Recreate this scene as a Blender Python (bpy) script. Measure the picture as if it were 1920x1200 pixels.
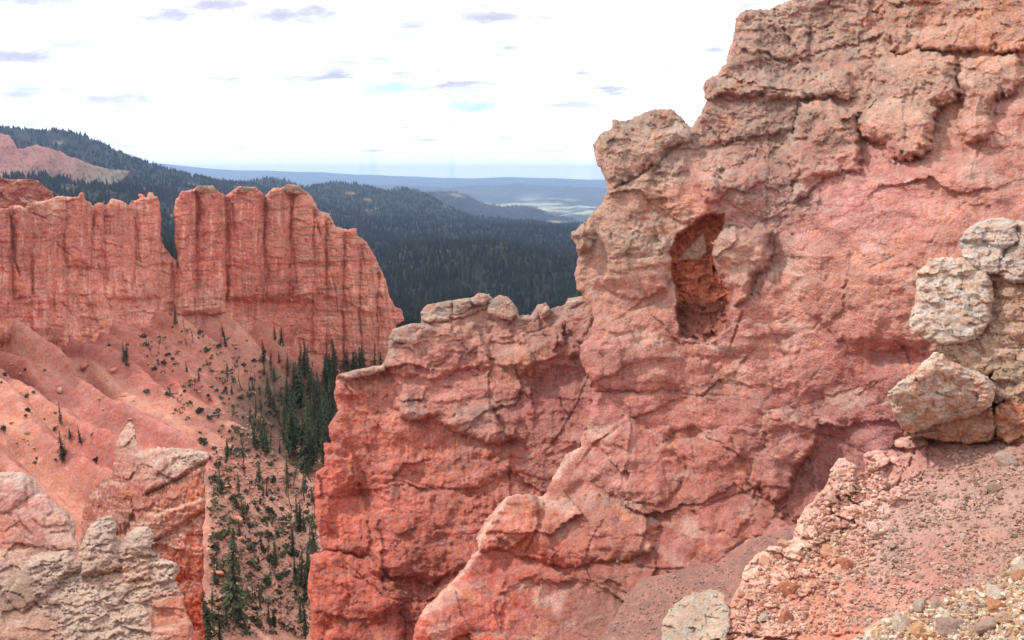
import bpy, math, random
import numpy as np
from mathutils import Vector, Matrix

for _o in list(bpy.data.objects):
    bpy.data.objects.remove(_o)
SC = bpy.context.scene
COL = SC.collection

# ------------------------------------------------------------------ camera
F = 1536.0                       # focal length in photograph pixels (1920 wide)
CX, CY = 960.0, 600.0
PITCH = math.atan((600.0 - 335.0) / F)
cam_d = bpy.data.cameras.new('camera')
cam_d.sensor_width = 36.0
cam_d.lens = 36.0 * F / 1920.0
cam_d.clip_start = 0.1
cam_d.clip_end = 90000.0
cam = bpy.data.objects.new('camera', cam_d)
COL.objects.link(cam)
cam.location = (0, 0, 0)
cam.rotation_euler = (math.pi / 2 - PITCH, 0, 0)
SC.camera = cam

# ------------------------------------------------------------------ light
SUN_EL, SUN_AZ = math.radians(47), math.radians(-72)    # azimuth from the view direction (+Y) towards +X
sd = Vector((math.sin(SUN_AZ) * math.cos(SUN_EL), math.cos(SUN_AZ) * math.cos(SUN_EL), math.sin(SUN_EL)))
sun_d = bpy.data.lights.new('sun', 'SUN')
sun_d.energy = 3.0
sun_d.angle = math.radians(4.0)
sun_d.color = (1.0, 0.95, 0.88)
sun = bpy.data.objects.new('sun', sun_d)
COL.objects.link(sun)
sun.rotation_euler = sd.to_track_quat('Z', 'Y').to_euler()

world = bpy.data.worlds.new('World')
SC.world = world
world.use_nodes = True
wn, wl = world.node_tree.nodes, world.node_tree.links
for n in list(wn):
    wn.remove(n)


def wnode(t, **kw):
    n = wn.new(t)
    for k, v in kw.items():
        setattr(n, k, v)
    return n


def wmath(op, a, b=None, clamp=False):
    n = wnode('ShaderNodeMath', operation=op, use_clamp=clamp)
    for i, v in enumerate((a, b)):
        if v is None:
            continue
        if isinstance(v, (int, float)):
            n.inputs[i].default_value = v
        else:
            wl.new(v, n.inputs[i])
    return n.outputs[0]


w_out = wnode('ShaderNodeOutputWorld')
w_bg = wnode('ShaderNodeBackground')
w_bg.inputs['Strength'].default_value = 0.1
sky_t = wnode('ShaderNodeTexSky')
sky_t.sky_type = 'NISHITA'
sky_t.sun_disc = False
sky_t.sun_elevation = SUN_EL
sky_t.sun_rotation = SUN_AZ
sky_t.altitude = 2400
w_tc = wnode('ShaderNodeTexCoord')
w_sep = wnode('ShaderNodeSeparateXYZ')
wl.new(w_tc.outputs['Generated'], w_sep.inputs[0])
w_z = wmath('MAXIMUM', w_sep.outputs[2], 0.03)
w_zz = wmath('ADD', w_z, 0.08)
w_px = wmath('DIVIDE', w_sep.outputs[0], w_zz)
w_py = wmath('DIVIDE', w_sep.outputs[1], w_zz)
w_cmb = wnode('ShaderNodeCombineXYZ')
wl.new(w_px, w_cmb.inputs[0])
wl.new(w_py, w_cmb.inputs[1])


def wnoise(scale, detail, rough, off):
    m = wnode('ShaderNodeMapping')
    m.inputs['Location'].default_value = off
    wl.new(w_cmb.outputs[0], m.inputs[0])
    n = wnode('ShaderNodeTexNoise')
    n.inputs['Scale'].default_value = scale
    n.inputs['Detail'].default_value = detail
    n.inputs['Roughness'].default_value = rough
    wl.new(m.outputs[0], n.inputs['Vector'])
    return n.outputs['Fac']


def wramp(f, a, b):
    m = wnode('ShaderNodeMapRange')
    m.interpolation_type = 'SMOOTHSTEP'
    m.inputs['From Min'].default_value = a
    m.inputs['From Max'].default_value = b
    wl.new(f, m.inputs['Value'])
    return m.outputs[0]


def wmix(f, a, b):
    m = wnode('ShaderNodeMix', data_type='RGBA')
    wl.new(f, m.inputs[0])
    for i, v in ((6, a), (7, b)):
        if isinstance(v, tuple):
            m.inputs[i].default_value = v
        else:
            wl.new(v, m.inputs[i])
    return m.outputs[2]


# thin bright cloud over the whole sky, grey undersides of small clouds, a few gaps of blue
c_gap = wramp(wnoise(1.15, 3, 0.55, (3.1, 1.7, 0)), 0.63, 0.70)
c_base = wramp(wnoise(2.1, 5, 0.6, (0.6, 5.2, 2)), 0.535, 0.68)
c_far = wramp(wnoise(0.5, 2, 0.5, (7, 2, 4)), 0.38, 0.56)
c_base = wmath('MULTIPLY', c_base, c_far)
white = wmix(wramp(wnoise(0.9, 3, 0.5, (1, 9, 3)), 0.35, 0.7), (11.6, 12.1, 12.0, 1), (13.0, 13.2, 13.0, 1))
# single clouds and gaps of the photographed sky, by direction (x/y, z/y), edges frayed by noise
w_y = wmath('MAXIMUM', w_sep.outputs[1], 0.05)
w_qx = wmath('DIVIDE', w_sep.outputs[0], w_y)
w_qz = wmath('DIVIDE', w_sep.outputs[2], w_y)
w_q = wnode('ShaderNodeCombineXYZ')
wl.new(w_qx, w_q.inputs[0])
wl.new(wmath('MULTIPLY', w_qz, 2.6), w_q.inputs[1])
w_fn = wnode('ShaderNodeTexNoise')
w_fn.inputs['Scale'].default_value = 34
w_fn.inputs['Detail'].default_value = 5
w_fn.inputs['Roughness'].default_value = 0.62
wl.new(w_q.outputs[0], w_fn.inputs['Vector'])
w_fr = wmath('MULTIPLY', wmath('SUBTRACT', w_fn.outputs['Fac'], 0.5), 3.2)
w_front = wmath('GREATER_THAN', w_sep.outputs[1], 0.06)


def sky_spots(spots):
    r = None
    for u, v, a, b, k in spots:
        cp_, sp_ = math.cos(PITCH), math.sin(PITCH)
        yy, zz = cp_ - (v - CY) / F * sp_, -sp_ - (v - CY) / F * cp_
        cx_, cz_ = (u - CX) / F / yy, zz / yy
        dx = wmath('MULTIPLY', wmath('SUBTRACT', w_qx, cx_), F / a * .8)
        dz = wmath('MULTIPLY', wmath('SUBTRACT', w_qz, cz_), F / b * .8)
        d = wmath('ADD', wmath('ADD', wmath('MULTIPLY', dx, dx), wmath('MULTIPLY', dz, dz)), w_fr)
        m = wmath('MULTIPLY', wmath('SUBTRACT', 1.0, wramp(d, -0.4, 1.6)), k)
        r = m if r is None else wmath('MAXIMUM', r, m)
    return wmath('MULTIPLY', r, w_front)


c_spot = sky_spots([(60, 1, 70, 8, .9), (325, 29, 52, 11, 1), (405, 8, 58, 11, 1), (555, 27, 72, 15, 1), (495, 49, 24, 5, .5), (775, 46, 42, 7, .6), (920, 32, 44, 9, .9), (150, 83, 66, 7, .7),
                    (50, 106, 68, 12, 1), (636, 130, 34, 8, .6), (646, 117, 34, 6, .7), (28, 176, 44, 7, .8), (215, 186, 95, 10, .8), (1118, 101, 24, 6, .4), (1240, 163, 20, 5, .4), (90, 220, 70, 16, .3),
                    (585, 163, 20, 4, .3), (800, 240, 60, 5, .25), (590, 245, 40, 4, .25), (885, 246, 50, 4, .25)])
c_blue = sky_spots([(725, 165, 58, 10, 1), (880, 198, 46, 11, 1), (762, 68, 34, 5, .6), (438, 97, 20, 6, .5), (500, 112, 60, 6, .5), (385, 122, 30, 5, .4)])
w_low = wmath('SUBTRACT', 1.0, wramp(w_sep.outputs[2], 0.0, 0.13))
w_lift = wnode('ShaderNodeVectorMath', operation='SCALE')
wl.new(white, w_lift.inputs[0])
wl.new(wmath('ADD', 1.0, wmath('MULTIPLY', w_low, 0.45)), w_lift.inputs['Scale'])
white = w_lift.outputs[0]
c_base = wmath('MULTIPLY', c_base, 1.0)
sk = wmix(c_gap, white, wmix(wmath('MULTIPLY', c_gap, 0.35), (8.6, 11.5, 12.0, 1), sky_t.outputs[0]))
sk = wmix(c_base, sk, (6.0, 6.1, 7.6, 1))
sk = wmix(c_blue, sk, (6.6, 9.2, 9.4, 1))
sk = wmix(c_spot, sk, (6.1, 6.1, 7.7, 1))
wl.new(sk, w_bg.inputs['Color'])
wl.new(w_bg.outputs[0], w_out.inputs['Surface'])

SC.view_settings.view_transform = 'Standard'
SC.view_settings.look = 'None'
SC.view_settings.gamma = 1.0
SC.view_settings.exposure = 0.22
SC.view_settings.use_curve_mapping = False
SC.render.engine = 'CYCLES'
SC.cycles.use_denoising = True
SC.cycles.denoising_prefilter = 'ACCURATE'
SC.cycles.max_bounces = 5
SC.cycles.diffuse_bounces = 4
SC.cycles.volume_bounces = 1

# ------------------------------------------------------------------ numeric helpers
rng = np.random.default_rng(11)
random.seed(5)
f32 = np.float32


def srgb(r, g, b, k=0.80):
    c = np.array([r, g, b], float) / 255.0
    c = np.where(c <= 0.04045, c / 12.92, ((c + 0.055) / 1.055) ** 2.4)
    c = c * k
    g = float(c @ np.array([0.3, 0.59, 0.11]))
    return (c + (g - c) * 0.14) * np.array([1.04, 1.0, 0.965])


def _h(ix, iy, seed):
    n = (ix.astype(np.int64) * 374761393 + iy.astype(np.int64) * 668265263 + seed * 982451653) & 0xFFFFFFFF
    n = ((n ^ (n >> 13)) * 1274126177) & 0xFFFFFFFF
    return (n ^ (n >> 16)) & 0xFFFFFF


def hash01(ix, iy, seed):
    return (_h(ix, iy, seed) / 16777216.0).astype(f32)


_GA = np.linspace(0, 2 * np.pi, 64, endpoint=False)
_GX, _GY = np.cos(_GA).astype(f32), np.sin(_GA).astype(f32)


def perlin(x, y, seed=0):
    x = np.asarray(x, f32)
    y = np.asarray(y, f32)
    x0 = np.floor(x)
    y0 = np.floor(y)
    fx, fy = x - x0, y - y0
    ix, iy = x0.astype(np.int32), y0.astype(np.int32)
    u = fx * fx * fx * (fx * (fx * 6 - 15) + 10)
    v = fy * fy * fy * (fy * (fy * 6 - 15) + 10)

    def g(dx, dy):
        k = _h(ix + dx, iy + dy, seed) & 63
        return _GX[k] * (fx - dx) + _GY[k] * (fy - dy)
    a = g(0, 0)
    b = g(1, 0)
    c = g(0, 1)
    d = g(1, 1)
    a = a + u * (b - a)
    c = c + u * (d - c)
    return (a + v * (c - a)) * 1.5


def fbm(x, y, o=4, seed=0, rough=0.5):
    r, a, t = 0, 1.0, 0.0
    for i in range(o):
        r = r + a * perlin(x * 2 ** i + 17.3 * i, y * 2 ** i - 9.1 * i, seed + i * 7)
        t += a
        a *= rough
    return r / t * 1.3


def ridged(x, y, o=3, seed=0, rough=0.5):
    r, a, t = 0, 1.0, 0.0
    for i in range(o):
        r = r + a * (1 - 2 * np.abs(perlin(x * 2 ** i + 5.3 * i, y * 2 ** i + 3.1 * i, seed + i * 5)))
        t += a
        a *= rough
    return r / t


def cells(x, y, seed=0, jit=0.85):
    """nearest and second nearest cell: distances, hash ids, offset to the cell's point"""
    x = np.asarray(x, f32)
    y = np.asarray(y, f32)
    ix, iy = np.floor(x).astype(np.int32), np.floor(y).astype(np.int32)
    f1 = np.full(x.shape, 9, f32)
    f2 = np.full(x.shape, 9, f32)
    bx = np.zeros(x.shape, f32)
    by = np.zeros(x.shape, f32)
    bi = np.zeros(x.shape, np.int32)
    bj = np.zeros(x.shape, np.int32)
    for dx in (-1, 0, 1):
        for dy in (-1, 0, 1):
            cx, cy = ix + dx, iy + dy
            px = cx + 0.5 + (hash01(cx, cy, seed) - 0.5) * jit - x
            py = cy + 0.5 + (hash01(cx, cy, seed + 91) - 0.5) * jit - y
            d = px * px + py * py
            m = d < f1
            f2 = np.where(m, f1, np.minimum(f2, d))
            f1 = np.where(m, d, f1)
            bx = np.where(m, px, bx)
            by = np.where(m, py, by)
            bi = np.where(m, cx, bi)
            bj = np.where(m, cy, bj)
    return np.sqrt(f1), np.sqrt(f2), bi, bj, bx, by


def facets(x, y, seed, tilt=1.0, off=0.5):
    """planar blocks with random tilt and offset; also returns distance to the joint between blocks"""
    a, b, i, j, px, py = cells(x, y, seed)
    o = (hash01(i, j, seed + 3) - 0.5) * 2 * off
    gx = (hash01(i, j, seed + 4) - 0.5) * 2 * tilt
    gy = (hash01(i, j, seed + 5) - 0.5) * 2 * tilt
    return o + gx * px + gy * py, b - a


def smooth(t):
    t = np.clip(t, 0, 1)
    return t * t * (3 - 2 * t)


def sdf_poly(U, V, poly):
    """signed distance, positive inside"""
    p = np.asarray(poly, f32)
    d2 = np.full(U.shape, 1e12, f32)
    ins = np.zeros(U.shape, bool)
    n = len(p)
    for k in range(n):
        x0, y0 = p[k]
        x1, y1 = p[(k + 1) % n]
        ex, ey = x1 - x0, y1 - y0
        wx, wy = U - x0, V - y0
        t = np.clip((wx * ex + wy * ey) / max(ex * ex + ey * ey, 1e-9), 0, 1)
        dx, dy = wx - ex * t, wy - ey * t
        np.minimum(d2, dx * dx + dy * dy, out=d2)
        if abs(ey) > 1e-9:
            c = ((y0 <= V) != (y1 <= V)) & (U < ex * (V - y0) / ey + x0)
            ins ^= c
    d = np.sqrt(d2)
    return np.where(ins, d, -d)


def dist_line(U, V, line):
    p = np.asarray(line, f32)
    d2 = np.full(U.shape, 1e12, f32)
    sg = np.zeros(U.shape, f32)
    for k in range(len(p) - 1):
        x0, y0 = p[k]
        ex, ey = p[k + 1] - p[k]
        wx, wy = U - x0, V - y0
        t = np.clip((wx * ex + wy * ey) / max(ex * ex + ey * ey, 1e-9), 0, 1)
        dx, dy = wx - ex * t, wy - ey * t
        q = dx * dx + dy * dy
        m = q < d2
        d2 = np.where(m, q, d2)
        sg = np.where(m, np.sign(ex * wy - ey * wx), sg)
    return np.sqrt(d2), sg


def window(U, V, pts, m):
    p = np.asarray(pts, float)
    a, b = p.min(0) - m, p.max(0) + m
    u, v = U[0, :], V[:, 0]
    i0, i1 = np.searchsorted(u, a[0]), np.searchsorted(u, b[0])
    j0, j1 = np.searchsorted(v, a[1]), np.searchsorted(v, b[1])
    return slice(max(j0, 0), max(j1, 0)), slice(max(i0, 0), max(i1, 0))


class Relief:
    """relief h (in photograph pixels, towards the viewer's side) over a face of rock, with irregular feature edges"""

    def __init__(s, U, V, seed, warp=9.0):
        s.U, s.V, s.seed = U, V, seed
        s.wu = U + warp * fbm(U / 60, V / 60, 4, seed + 1) + 0.35 * warp * fbm(U / 13, V / 13, 2, seed + 2)
        s.wv = V + warp * fbm(U / 60, V / 60, 4, seed + 3) + 0.35 * warp * fbm(U / 13, V / 13, 2, seed + 4)
        s.fu = U + .65 * (s.wu - U)
        s.fv = V + .65 * (s.wv - V)
        s.h = np.zeros(U.shape, f32)

    def pad(s, poly, H, R, p=1.0):
        w = window(s.U, s.V, poly, 30)
        if s.h[w].size == 0:
            return
        e = np.clip(sdf_poly(s.wu[w], s.wv[w], poly) / R, 0, 1)
        s.h[w] += H * np.sqrt(np.clip(1 - (1 - e) ** 2, 0, 1)) ** p

    def crack(s, line, width, depth, step=0.0, reach=30):
        w = window(s.U, s.V, line, reach * 2 + 20)
        if s.h[w].size == 0:
            return
        d, sg = dist_line(s.U[w] * 0.7 + s.wu[w] * 0.3, s.V[w] * 0.7 + s.wv[w] * 0.3, line)
        wd = width * (0.55 + 0.9 * np.clip(0.5 + fbm(s.U[w] / 25, s.V[w] / 25, 2, s.seed + 40), 0, 1))
        wd = wd * .68
        fade = smooth(.75 + 1.7 * fbm(s.U[w] / 45, s.V[w] / 45, 2, s.seed + 41))
        s.h[w] -= .72 * depth * fade * np.exp(-(d / wd) ** 2)
        if step:
            s.h[w] += sg * step * np.exp(-d / reach) * (1 - np.exp(-(d / (0.6 * width)) ** 2))

    def facet(s, sx, sy, amp, seed, tilt=1.0, off=0.5, groove=0.0, gw=0.05, mask=1.0):
        f, e = facets(s.fu / sx, s.fv / sy, s.seed + seed, tilt, off)
        s.h += amp * f * mask
        if groove:
            s.h -= groove * np.exp(-(e / gw) ** 2) * mask

    def strata(s, period, amp, tilt, seed, sharp=0.25, mask=1.0, groove=0.0):
        t = (s.wv + tilt * s.U) / period + 0.35 * perlin(s.U / 150, s.V / 60, s.seed + seed)
        k = np.floor(t)
        fr = t - k
        z = np.zeros_like(k)
        a = hash01(k.astype(np.int32), z.astype(np.int32), s.seed + seed)
        b = hash01(k.astype(np.int32) + 1, z.astype(np.int32), s.seed + seed)
        m = smooth((fr - (1 - sharp)) / sharp)
        s.h += amp * ((a + (b - a) * m) * 2 - 1) * mask
        if groove:
            s.h -= groove * np.exp(-((fr - 0.97) / 0.06) ** 2) * mask

    def add(s, x):
        s.h += x


def blend_cols(U, V, pts, bw):
    """soft blend of stone colours given at places on the face"""
    num = np.zeros(U.shape + (3,), f32)
    den = np.full(U.shape, 1e-9, f32)
    for p in pts:
        u, v, c = p[0], p[1], p[2]
        b = p[3] if len(p) > 3 else bw
        w = np.exp(-((U - u) ** 2 + (V - v) ** 2) / (b * b)) + 1e-6
        num += w[..., None] * np.asarray(c, f32)
        den += w
    return num / den[..., None]


def mixc(a, b, m):
    return a + (np.asarray(b, f32) - a) * np.clip(m, 0, 1)[..., None]


def depth_fn(pts, plane_only=False):
    """1/depth over the picture from given points: a plane plus a smooth remainder"""
    p = np.asarray(pts, float)
    A = np.c_[np.ones(len(p)), p[:, 0] / 1000, p[:, 1] / 1000]
    y = 1.0 / p[:, 2]
    c = np.linalg.lstsq(A, y, rcond=None)[0]
    res = y - A @ c
    K = np.hypot(p[:, None, 0] - p[None, :, 0], p[:, None, 1] - p[None, :, 1])
    K = np.sqrt(K * K + 60.0 ** 2)
    wt = np.linalg.solve(K + 1e-6 * np.eye(len(p)), res) if not plane_only else np.zeros(len(p))

    def fn(U, V):
        r = c[0] + c[1] * U / 1000 + c[2] * V / 1000
        for k in range(len(p)):
            if wt[k]:
                r = r + wt[k] * np.sqrt((U - p[k, 0]) ** 2 + (V - p[k, 1]) ** 2 + 3600.0)
        return 1.0 / np.maximum(r, 1e-5)
    return fn


CP, SP = math.cos(PITCH), math.sin(PITCH)


def place(U, V, Z):
    """a picture point at a given depth -> world"""
    x = (U - CX) / F * Z
    yu = -(V - CY) / F * Z
    return np.stack([x, Z * CP + yu * SP, -Z * SP + yu * CP], -1)


# ------------------------------------------------------------------ objects
def tag(o, label=None, cat=None, group=None, kind=None):
    for k, v in (('label', label), ('category', cat), ('group', group), ('kind', kind)):
        if v:
            o[k] = v
    return o


def empty(name, loc, label, cat, group=None):
    o = bpy.data.objects.new(name, None)
    o.empty_display_size = 0.3
    o.location = loc
    COL.objects.link(o)
    return tag(o, label, cat, group)


def np_mesh(name, verts, quads, col=None, smooth_shade=True):
    me = bpy.data.meshes.new(name)
    verts = np.ascontiguousarray(verts, f32)
    quads = np.ascontiguousarray(quads, np.int32)
    k = quads.shape[1]
    me.vertices.add(len(verts))
    me.vertices.foreach_set('co', verts.ravel())
    me.loops.add(quads.size)
    me.loops.foreach_set('vertex_index', quads.ravel())
    me.polygons.add(len(quads))
    me.polygons.foreach_set('loop_start', np.arange(0, quads.size, k, dtype=np.int32))
    me.polygons.foreach_set('use_smooth', np.full(len(quads), smooth_shade, bool))
    me.update(calc_edges=True)
    if col is not None:
        a = me.color_attributes.new('col', 'FLOAT_COLOR', 'POINT')
        c = np.ones((len(verts), 4), f32)
        c[:, :3] = col
        a.data.foreach_set('color', c.ravel())
    return me


def link(name, me, mat, parent=None):
    o = bpy.data.objects.new(name, me)
    if mat and not me.materials:
        me.materials.append(mat)
    COL.objects.link(o)
    if parent is not None:
        o.parent = parent
        o.matrix_parent_inverse = parent.matrix_basis.inverted()
    return o


# ------------------------------------------------------------------ materials
def stone_mat(name, size, bump=1.0, var=0.25, speck=0.35, rough=0.95):
    """weathered rock: the stone's own colour with grain, specks and fine relief; size is the grain scale in metres"""
    m = bpy.data.materials.new(name)
    m.use_nodes = True
    nt = m.node_tree
    N, L = nt.nodes, nt.links
    bs = N['Principled BSDF']
    bs.inputs['Roughness'].default_value = rough
    bs.inputs['Specular IOR Level'].default_value = 0.15
    at = N.new('ShaderNodeAttribute')
    at.attribute_name = 'col'
    tc = N.new('ShaderNodeTexCoord')

    def noise(sc, det, ro, stretch=None):
        n = N.new('ShaderNodeTexNoise')
        n.inputs['Scale'].default_value = sc
        n.inputs['Detail'].default_value = det
        n.inputs['Roughness'].default_value = ro
        if stretch:
            mp = N.new('ShaderNodeMapping')
            mp.inputs['Scale'].default_value = stretch
            L.new(tc.outputs['Object'], mp.inputs[0])
            L.new(mp.outputs[0], n.inputs['Vector'])
        else:
            L.new(tc.outputs['Object'], n.inputs['Vector'])
        return n

    def rng_(f, a, b, lo, hi):
        r = N.new('ShaderNodeMapRange')
        r.inputs['From Min'].default_value = a
        r.inputs['From Max'].default_value = b
        r.inputs['To Min'].default_value = lo
        r.inputs['To Max'].default_value = hi
        L.new(f, r.inputs['Value'])
        return r.outputs[0]

    def mul(a, b):
        x = N.new('ShaderNodeMath')
        x.operation = 'MULTIPLY'
        L.new(a, x.inputs[0])
        L.new(b, x.inputs[1])
        return x.outputs[0]
    n1 = noise(1.0 / size, 6, 0.65)
    n2 = noise(6.0 / size, 5, 0.7)
    n3 = noise(2.2 / size, 4, 0.6, (1, 1, 1.5))
    a = rng_(n1.outputs['Fac'], 0.3, 0.7, 1 - var, 1 + var)
    b = rng_(n2.outputs['Fac'], 0.32, 0.68, 1 - speck, 1 + speck)
    n5 = noise(0.35 / size, 5, 0.6, (1, 1, 1.8))
    v = mul(mul(a, b), rng_(n5.outputs['Fac'], 0.3, 0.7, 1 - var, 1 + var))
    sc = N.new('ShaderNodeVectorMath')
    sc.operation = 'SCALE'
    L.new(at.outputs['Color'], sc.inputs[0])
    L.new(v, sc.inputs['Scale'])
    # greyer and warmer grains
    hs = N.new('ShaderNodeHueSaturation')
    L.new(sc.outputs[0], hs.inputs['Color'])
    L.new(rng_(n3.outputs['Fac'], 0.3, 0.7, 0.8, 1.15), hs.inputs['Saturation'])
    L.new(hs.outputs[0], bs.inputs['Base Color'])
    bp = N.new('ShaderNodeBump')
    bp.inputs['Strength'].default_value = min(1.0, 0.75 * bump)
    bp.inputs['Distance'].default_value = size * 0.5 * bump
    ad = N.new('ShaderNodeMath')
    ad.operation = 'MULTIPLY_ADD'
    L.new(n2.outputs['Fac'], ad.inputs[0])
    n4 = noise(0.22 / size, 3, 0.5)
    L.new(rng_(n4.outputs['Fac'], 0.38, 0.62, 0.08, 0.5), ad.inputs[1])
    L.new(n3.outputs['Fac'], ad.inputs[2])
    L.new(ad.outputs[0], bp.inputs['Height'])
    L.new(bp.outputs[0], bs.inputs['Normal'])
    return m


def plain_mat(name, base, attr=True, var=0.3, scale=2.0, rough=0.9):
    m = bpy.data.materials.new(name)
    m.use_nodes = True
    N, L = m.node_tree.nodes, m.node_tree.links
    bs = N['Principled BSDF']
    bs.inputs['Roughness'].default_value = rough
    bs.inputs['Specular IOR Level'].default_value = 0.2
    n = N.new('ShaderNodeTexNoise')
    n.inputs['Scale'].default_value = scale
    n.inputs['Detail'].default_value = 4
    tc = N.new('ShaderNodeTexCoord')
    L.new(tc.outputs['Object'], n.inputs['Vector'])
    r = N.new('ShaderNodeMapRange')
    r.inputs['From Min'].default_value = 0.3
    r.inputs['From Max'].default_value = 0.7
    r.inputs['To Min'].default_value = 1 - var
    r.inputs['To Max'].default_value = 1 + var
    L.new(n.outputs['Fac'], r.inputs['Value'])
    sc = N.new('ShaderNodeVectorMath')
    sc.operation = 'SCALE'
    L.new(r.outputs[0], sc.inputs['Scale'])
    if attr:
        at = N.new('ShaderNodeAttribute')
        at.attribute_name = 'col'
        L.new(at.outputs['Color'], sc.inputs[0])
    else:
        oi = N.new('ShaderNodeObjectInfo')
        hs = N.new('ShaderNodeHueSaturation')
        hs.inputs['Color'].default_value = (*base, 1)
        r2 = N.new('ShaderNodeMapRange')
        r2.inputs['To Min'].default_value = 0.65
        r2.inputs['To Max'].default_value = 1.35
        L.new(oi.outputs['Random'], r2.inputs['Value'])
        L.new(r2.outputs[0], hs.inputs['Value'])
        L.new(hs.outputs[0], sc.inputs[0])
    L.new(sc.outputs[0], bs.inputs['Base Color'])
    return m


# ------------------------------------------------------------------ bodies of rock
BODIES = {}


def body(name, poly, depth, build, mat, step=2.0, R=14, thick=3.0, edge=3.0, seed=1, parent=None, bulge=1.0, back=True, gain=1.0, grow=0.0):
    """A solid piece of rock: its outline stands on a surface at the given depth, the face carries relief, the rim
    rounds backwards over R, the sides run back by `thick` metres and a rear face closes it."""
    p = np.asarray(poly, float)
    u = np.arange(p[:, 0].min() - 3 * step - edge, p[:, 0].max() + 3 * step + edge, step)
    v = np.arange(p[:, 1].min() - 3 * step - edge, p[:, 1].max() + 3 * step + edge, step)
    U, V = np.meshgrid(u.astype(f32), v.astype(f32))
    ju = edge * (fbm(U / 22, V / 22, 3, seed + 200) + 0.5 * fbm(U / 6, V / 6, 2, seed + 210))
    jv = edge * (fbm(U / 22, V / 22, 3, seed + 220) + 0.5 * fbm(U / 6, V / 6, 2, seed + 230))
    e = sdf_poly(U + ju, V + jv, p) + grow
    h, col = build(U, V, e, seed)
    col = col * f32(gain)
    ins = e > 0
    c = ins[:-1, :-1].astype(np.int8) + ins[1:, :-1] + ins[:-1, 1:] + ins[1:, 1:]
    keep = c >= 1
    # outside vertices of kept cells slide to the outline
    gv, gu = np.gradient(e, step)
    g = np.maximum(np.hypot(gu, gv), 0.3)
    mv = np.clip(np.where(ins, 0, -e), 0, 2.0 * step) / g
    U2, V2 = U + mv * gu / g, V + mv * gv / g
    t = np.clip(1 - np.clip(e, 0, None) / R, 0, 1)
    rd = R * bulge * (1 - np.sqrt(np.clip(1 - t * t, 0, 1)))
    z0 = depth(U, V)
    Z = z0 + (rd - h) * z0 / F
    P = place(U2, V2, Z)
    idx = np.full(U.shape, -1, np.int64)
    jj, ii = np.nonzero(keep)
    use = np.zeros(U.shape, bool)
    for dj in (0, 1):
        for di in (0, 1):
            use[jj + dj, ii + di] = True
    n = int(use.sum())
    idx[use] = np.arange(n)
    q = np.stack([idx[jj, ii], idx[jj + 1, ii], idx[jj + 1, ii + 1], idx[jj, ii + 1]], 1)
    verts = P[use]
    cols = col[use]
    zz = (z0 + R * bulge * z0 / F)[use]
    # rim edges -> sides
    E = np.concatenate([q[:, [0, 1]], q[:, [1, 2]], q[:, [2, 3]], q[:, [3, 0]]])
    key = np.minimum(E[:, 0], E[:, 1]) * n + np.maximum(E[:, 0], E[:, 1])
    _, inv, cnt = np.unique(key, return_inverse=True, return_counts=True)
    B = E[cnt[inv] == 1]
    bv = np.unique(B)
    mp = np.full(n, -1, np.int64)
    base = n
    prev = np.arange(n)
    VV, CC, QQ = [verts], [cols], [q]
    # inward direction so that the sides taper a little
    gdir = np.stack([(gu / g)[use], (gv / g)[use]], 1)
    U3, V3 = U2[use], V2[use]
    for k, fr in enumerate((0.25, 0.6, 1.0)):
        inset = R * (0.15, 0.5, 1.1)[k]
        zk = zz[bv] + thick * fr
        pk = place(U3[bv] + gdir[bv, 0] * inset, V3[bv] + gdir[bv, 1] * inset, zk)
        m2 = np.full(n, -1, np.int64)
        m2[bv] = base + np.arange(len(bv))
        QQ.append(np.stack([prev[B[:, 1]], prev[B[:, 0]], m2[B[:, 0]], m2[B[:, 1]]], 1))
        VV.append(pk)
        CC.append(cols[bv])
        prev = m2
        base += len(bv)
    if back:
        s = 5
        ub, vb = U[::s, ::s], V[::s, ::s]
        eb = e[::s, ::s]
        zb = z0[::s, ::s] + R * bulge * z0[::s, ::s] / F + thick - 0.02 * thick
        pb = place(ub, vb, zb)
        ok = eb > R * 0.3
        kb = ok[:-1, :-1] & ok[1:, :-1] & ok[:-1, 1:] & ok[1:, 1:]
        ib = np.full(ub.shape, -1, np.int64)
        j2, i2 = np.nonzero(kb)
        ub_ = np.zeros(ub.shape, bool)
        for dj in (0, 1):
            for di in (0, 1):
                ub_[j2 + dj, i2 + di] = True
        ib[ub_] = base + np.arange(int(ub_.sum()))
        if len(j2):
            QQ.append(np.stack([ib[j2, i2], ib[j2, i2 + 1], ib[j2 + 1, i2 + 1], ib[j2 + 1, i2]], 1))
            VV.append(pb[ub_])
            CC.append(col[::s, ::s][ub_])
    me = np_mesh(name, np.concatenate(VV), np.concatenate(QQ), np.concatenate(CC))
    o = link(name, me, mat, parent)
    BODIES[o.name] = dict(U=U, V=V, Z=Z, e=e, P=P)
    return o


def up_mask(h, step, lo=0.25, hi=1.1):
    """where a face leans back like a ledge top"""
    dv = np.gradient(h, step, axis=0)
    return smooth((dv - lo) / (hi - lo))

# ------------------------------------------------------------------ the ground, one sheet out to the horizon
_kn = []


def knot(u, v, d):
    p = place(u, v, 1.0)
    _kn.append((math.atan2(p[0], p[1]), math.log(d), p[2] / math.hypot(p[0], p[1])))


def knot_az(deg, tan, d):
    _kn.append((math.radians(deg), math.log(d), tan))


for az in (-60, -35, -20, -8, 8, 35, 60):
    knot_az(az, -0.95, 1.9)
    knot_az(az, -0.98, 8)
    knot_az(az, -0.88, 25)
    knot_az(az, -0.74, 46)
for az in (4, 12, 24, 36, 60):
    for d, t in ((70, -.55), (110, -.38), (170, -.24), (260, -.2), (420, -.19)):
        knot_az(az, t, d)
# slope below the long red wall and the canyon floor
def knot_z(u, v, z):
    p = place(u, v, z)
    knot(u, v, math.hypot(p[0], p[1]))


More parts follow.
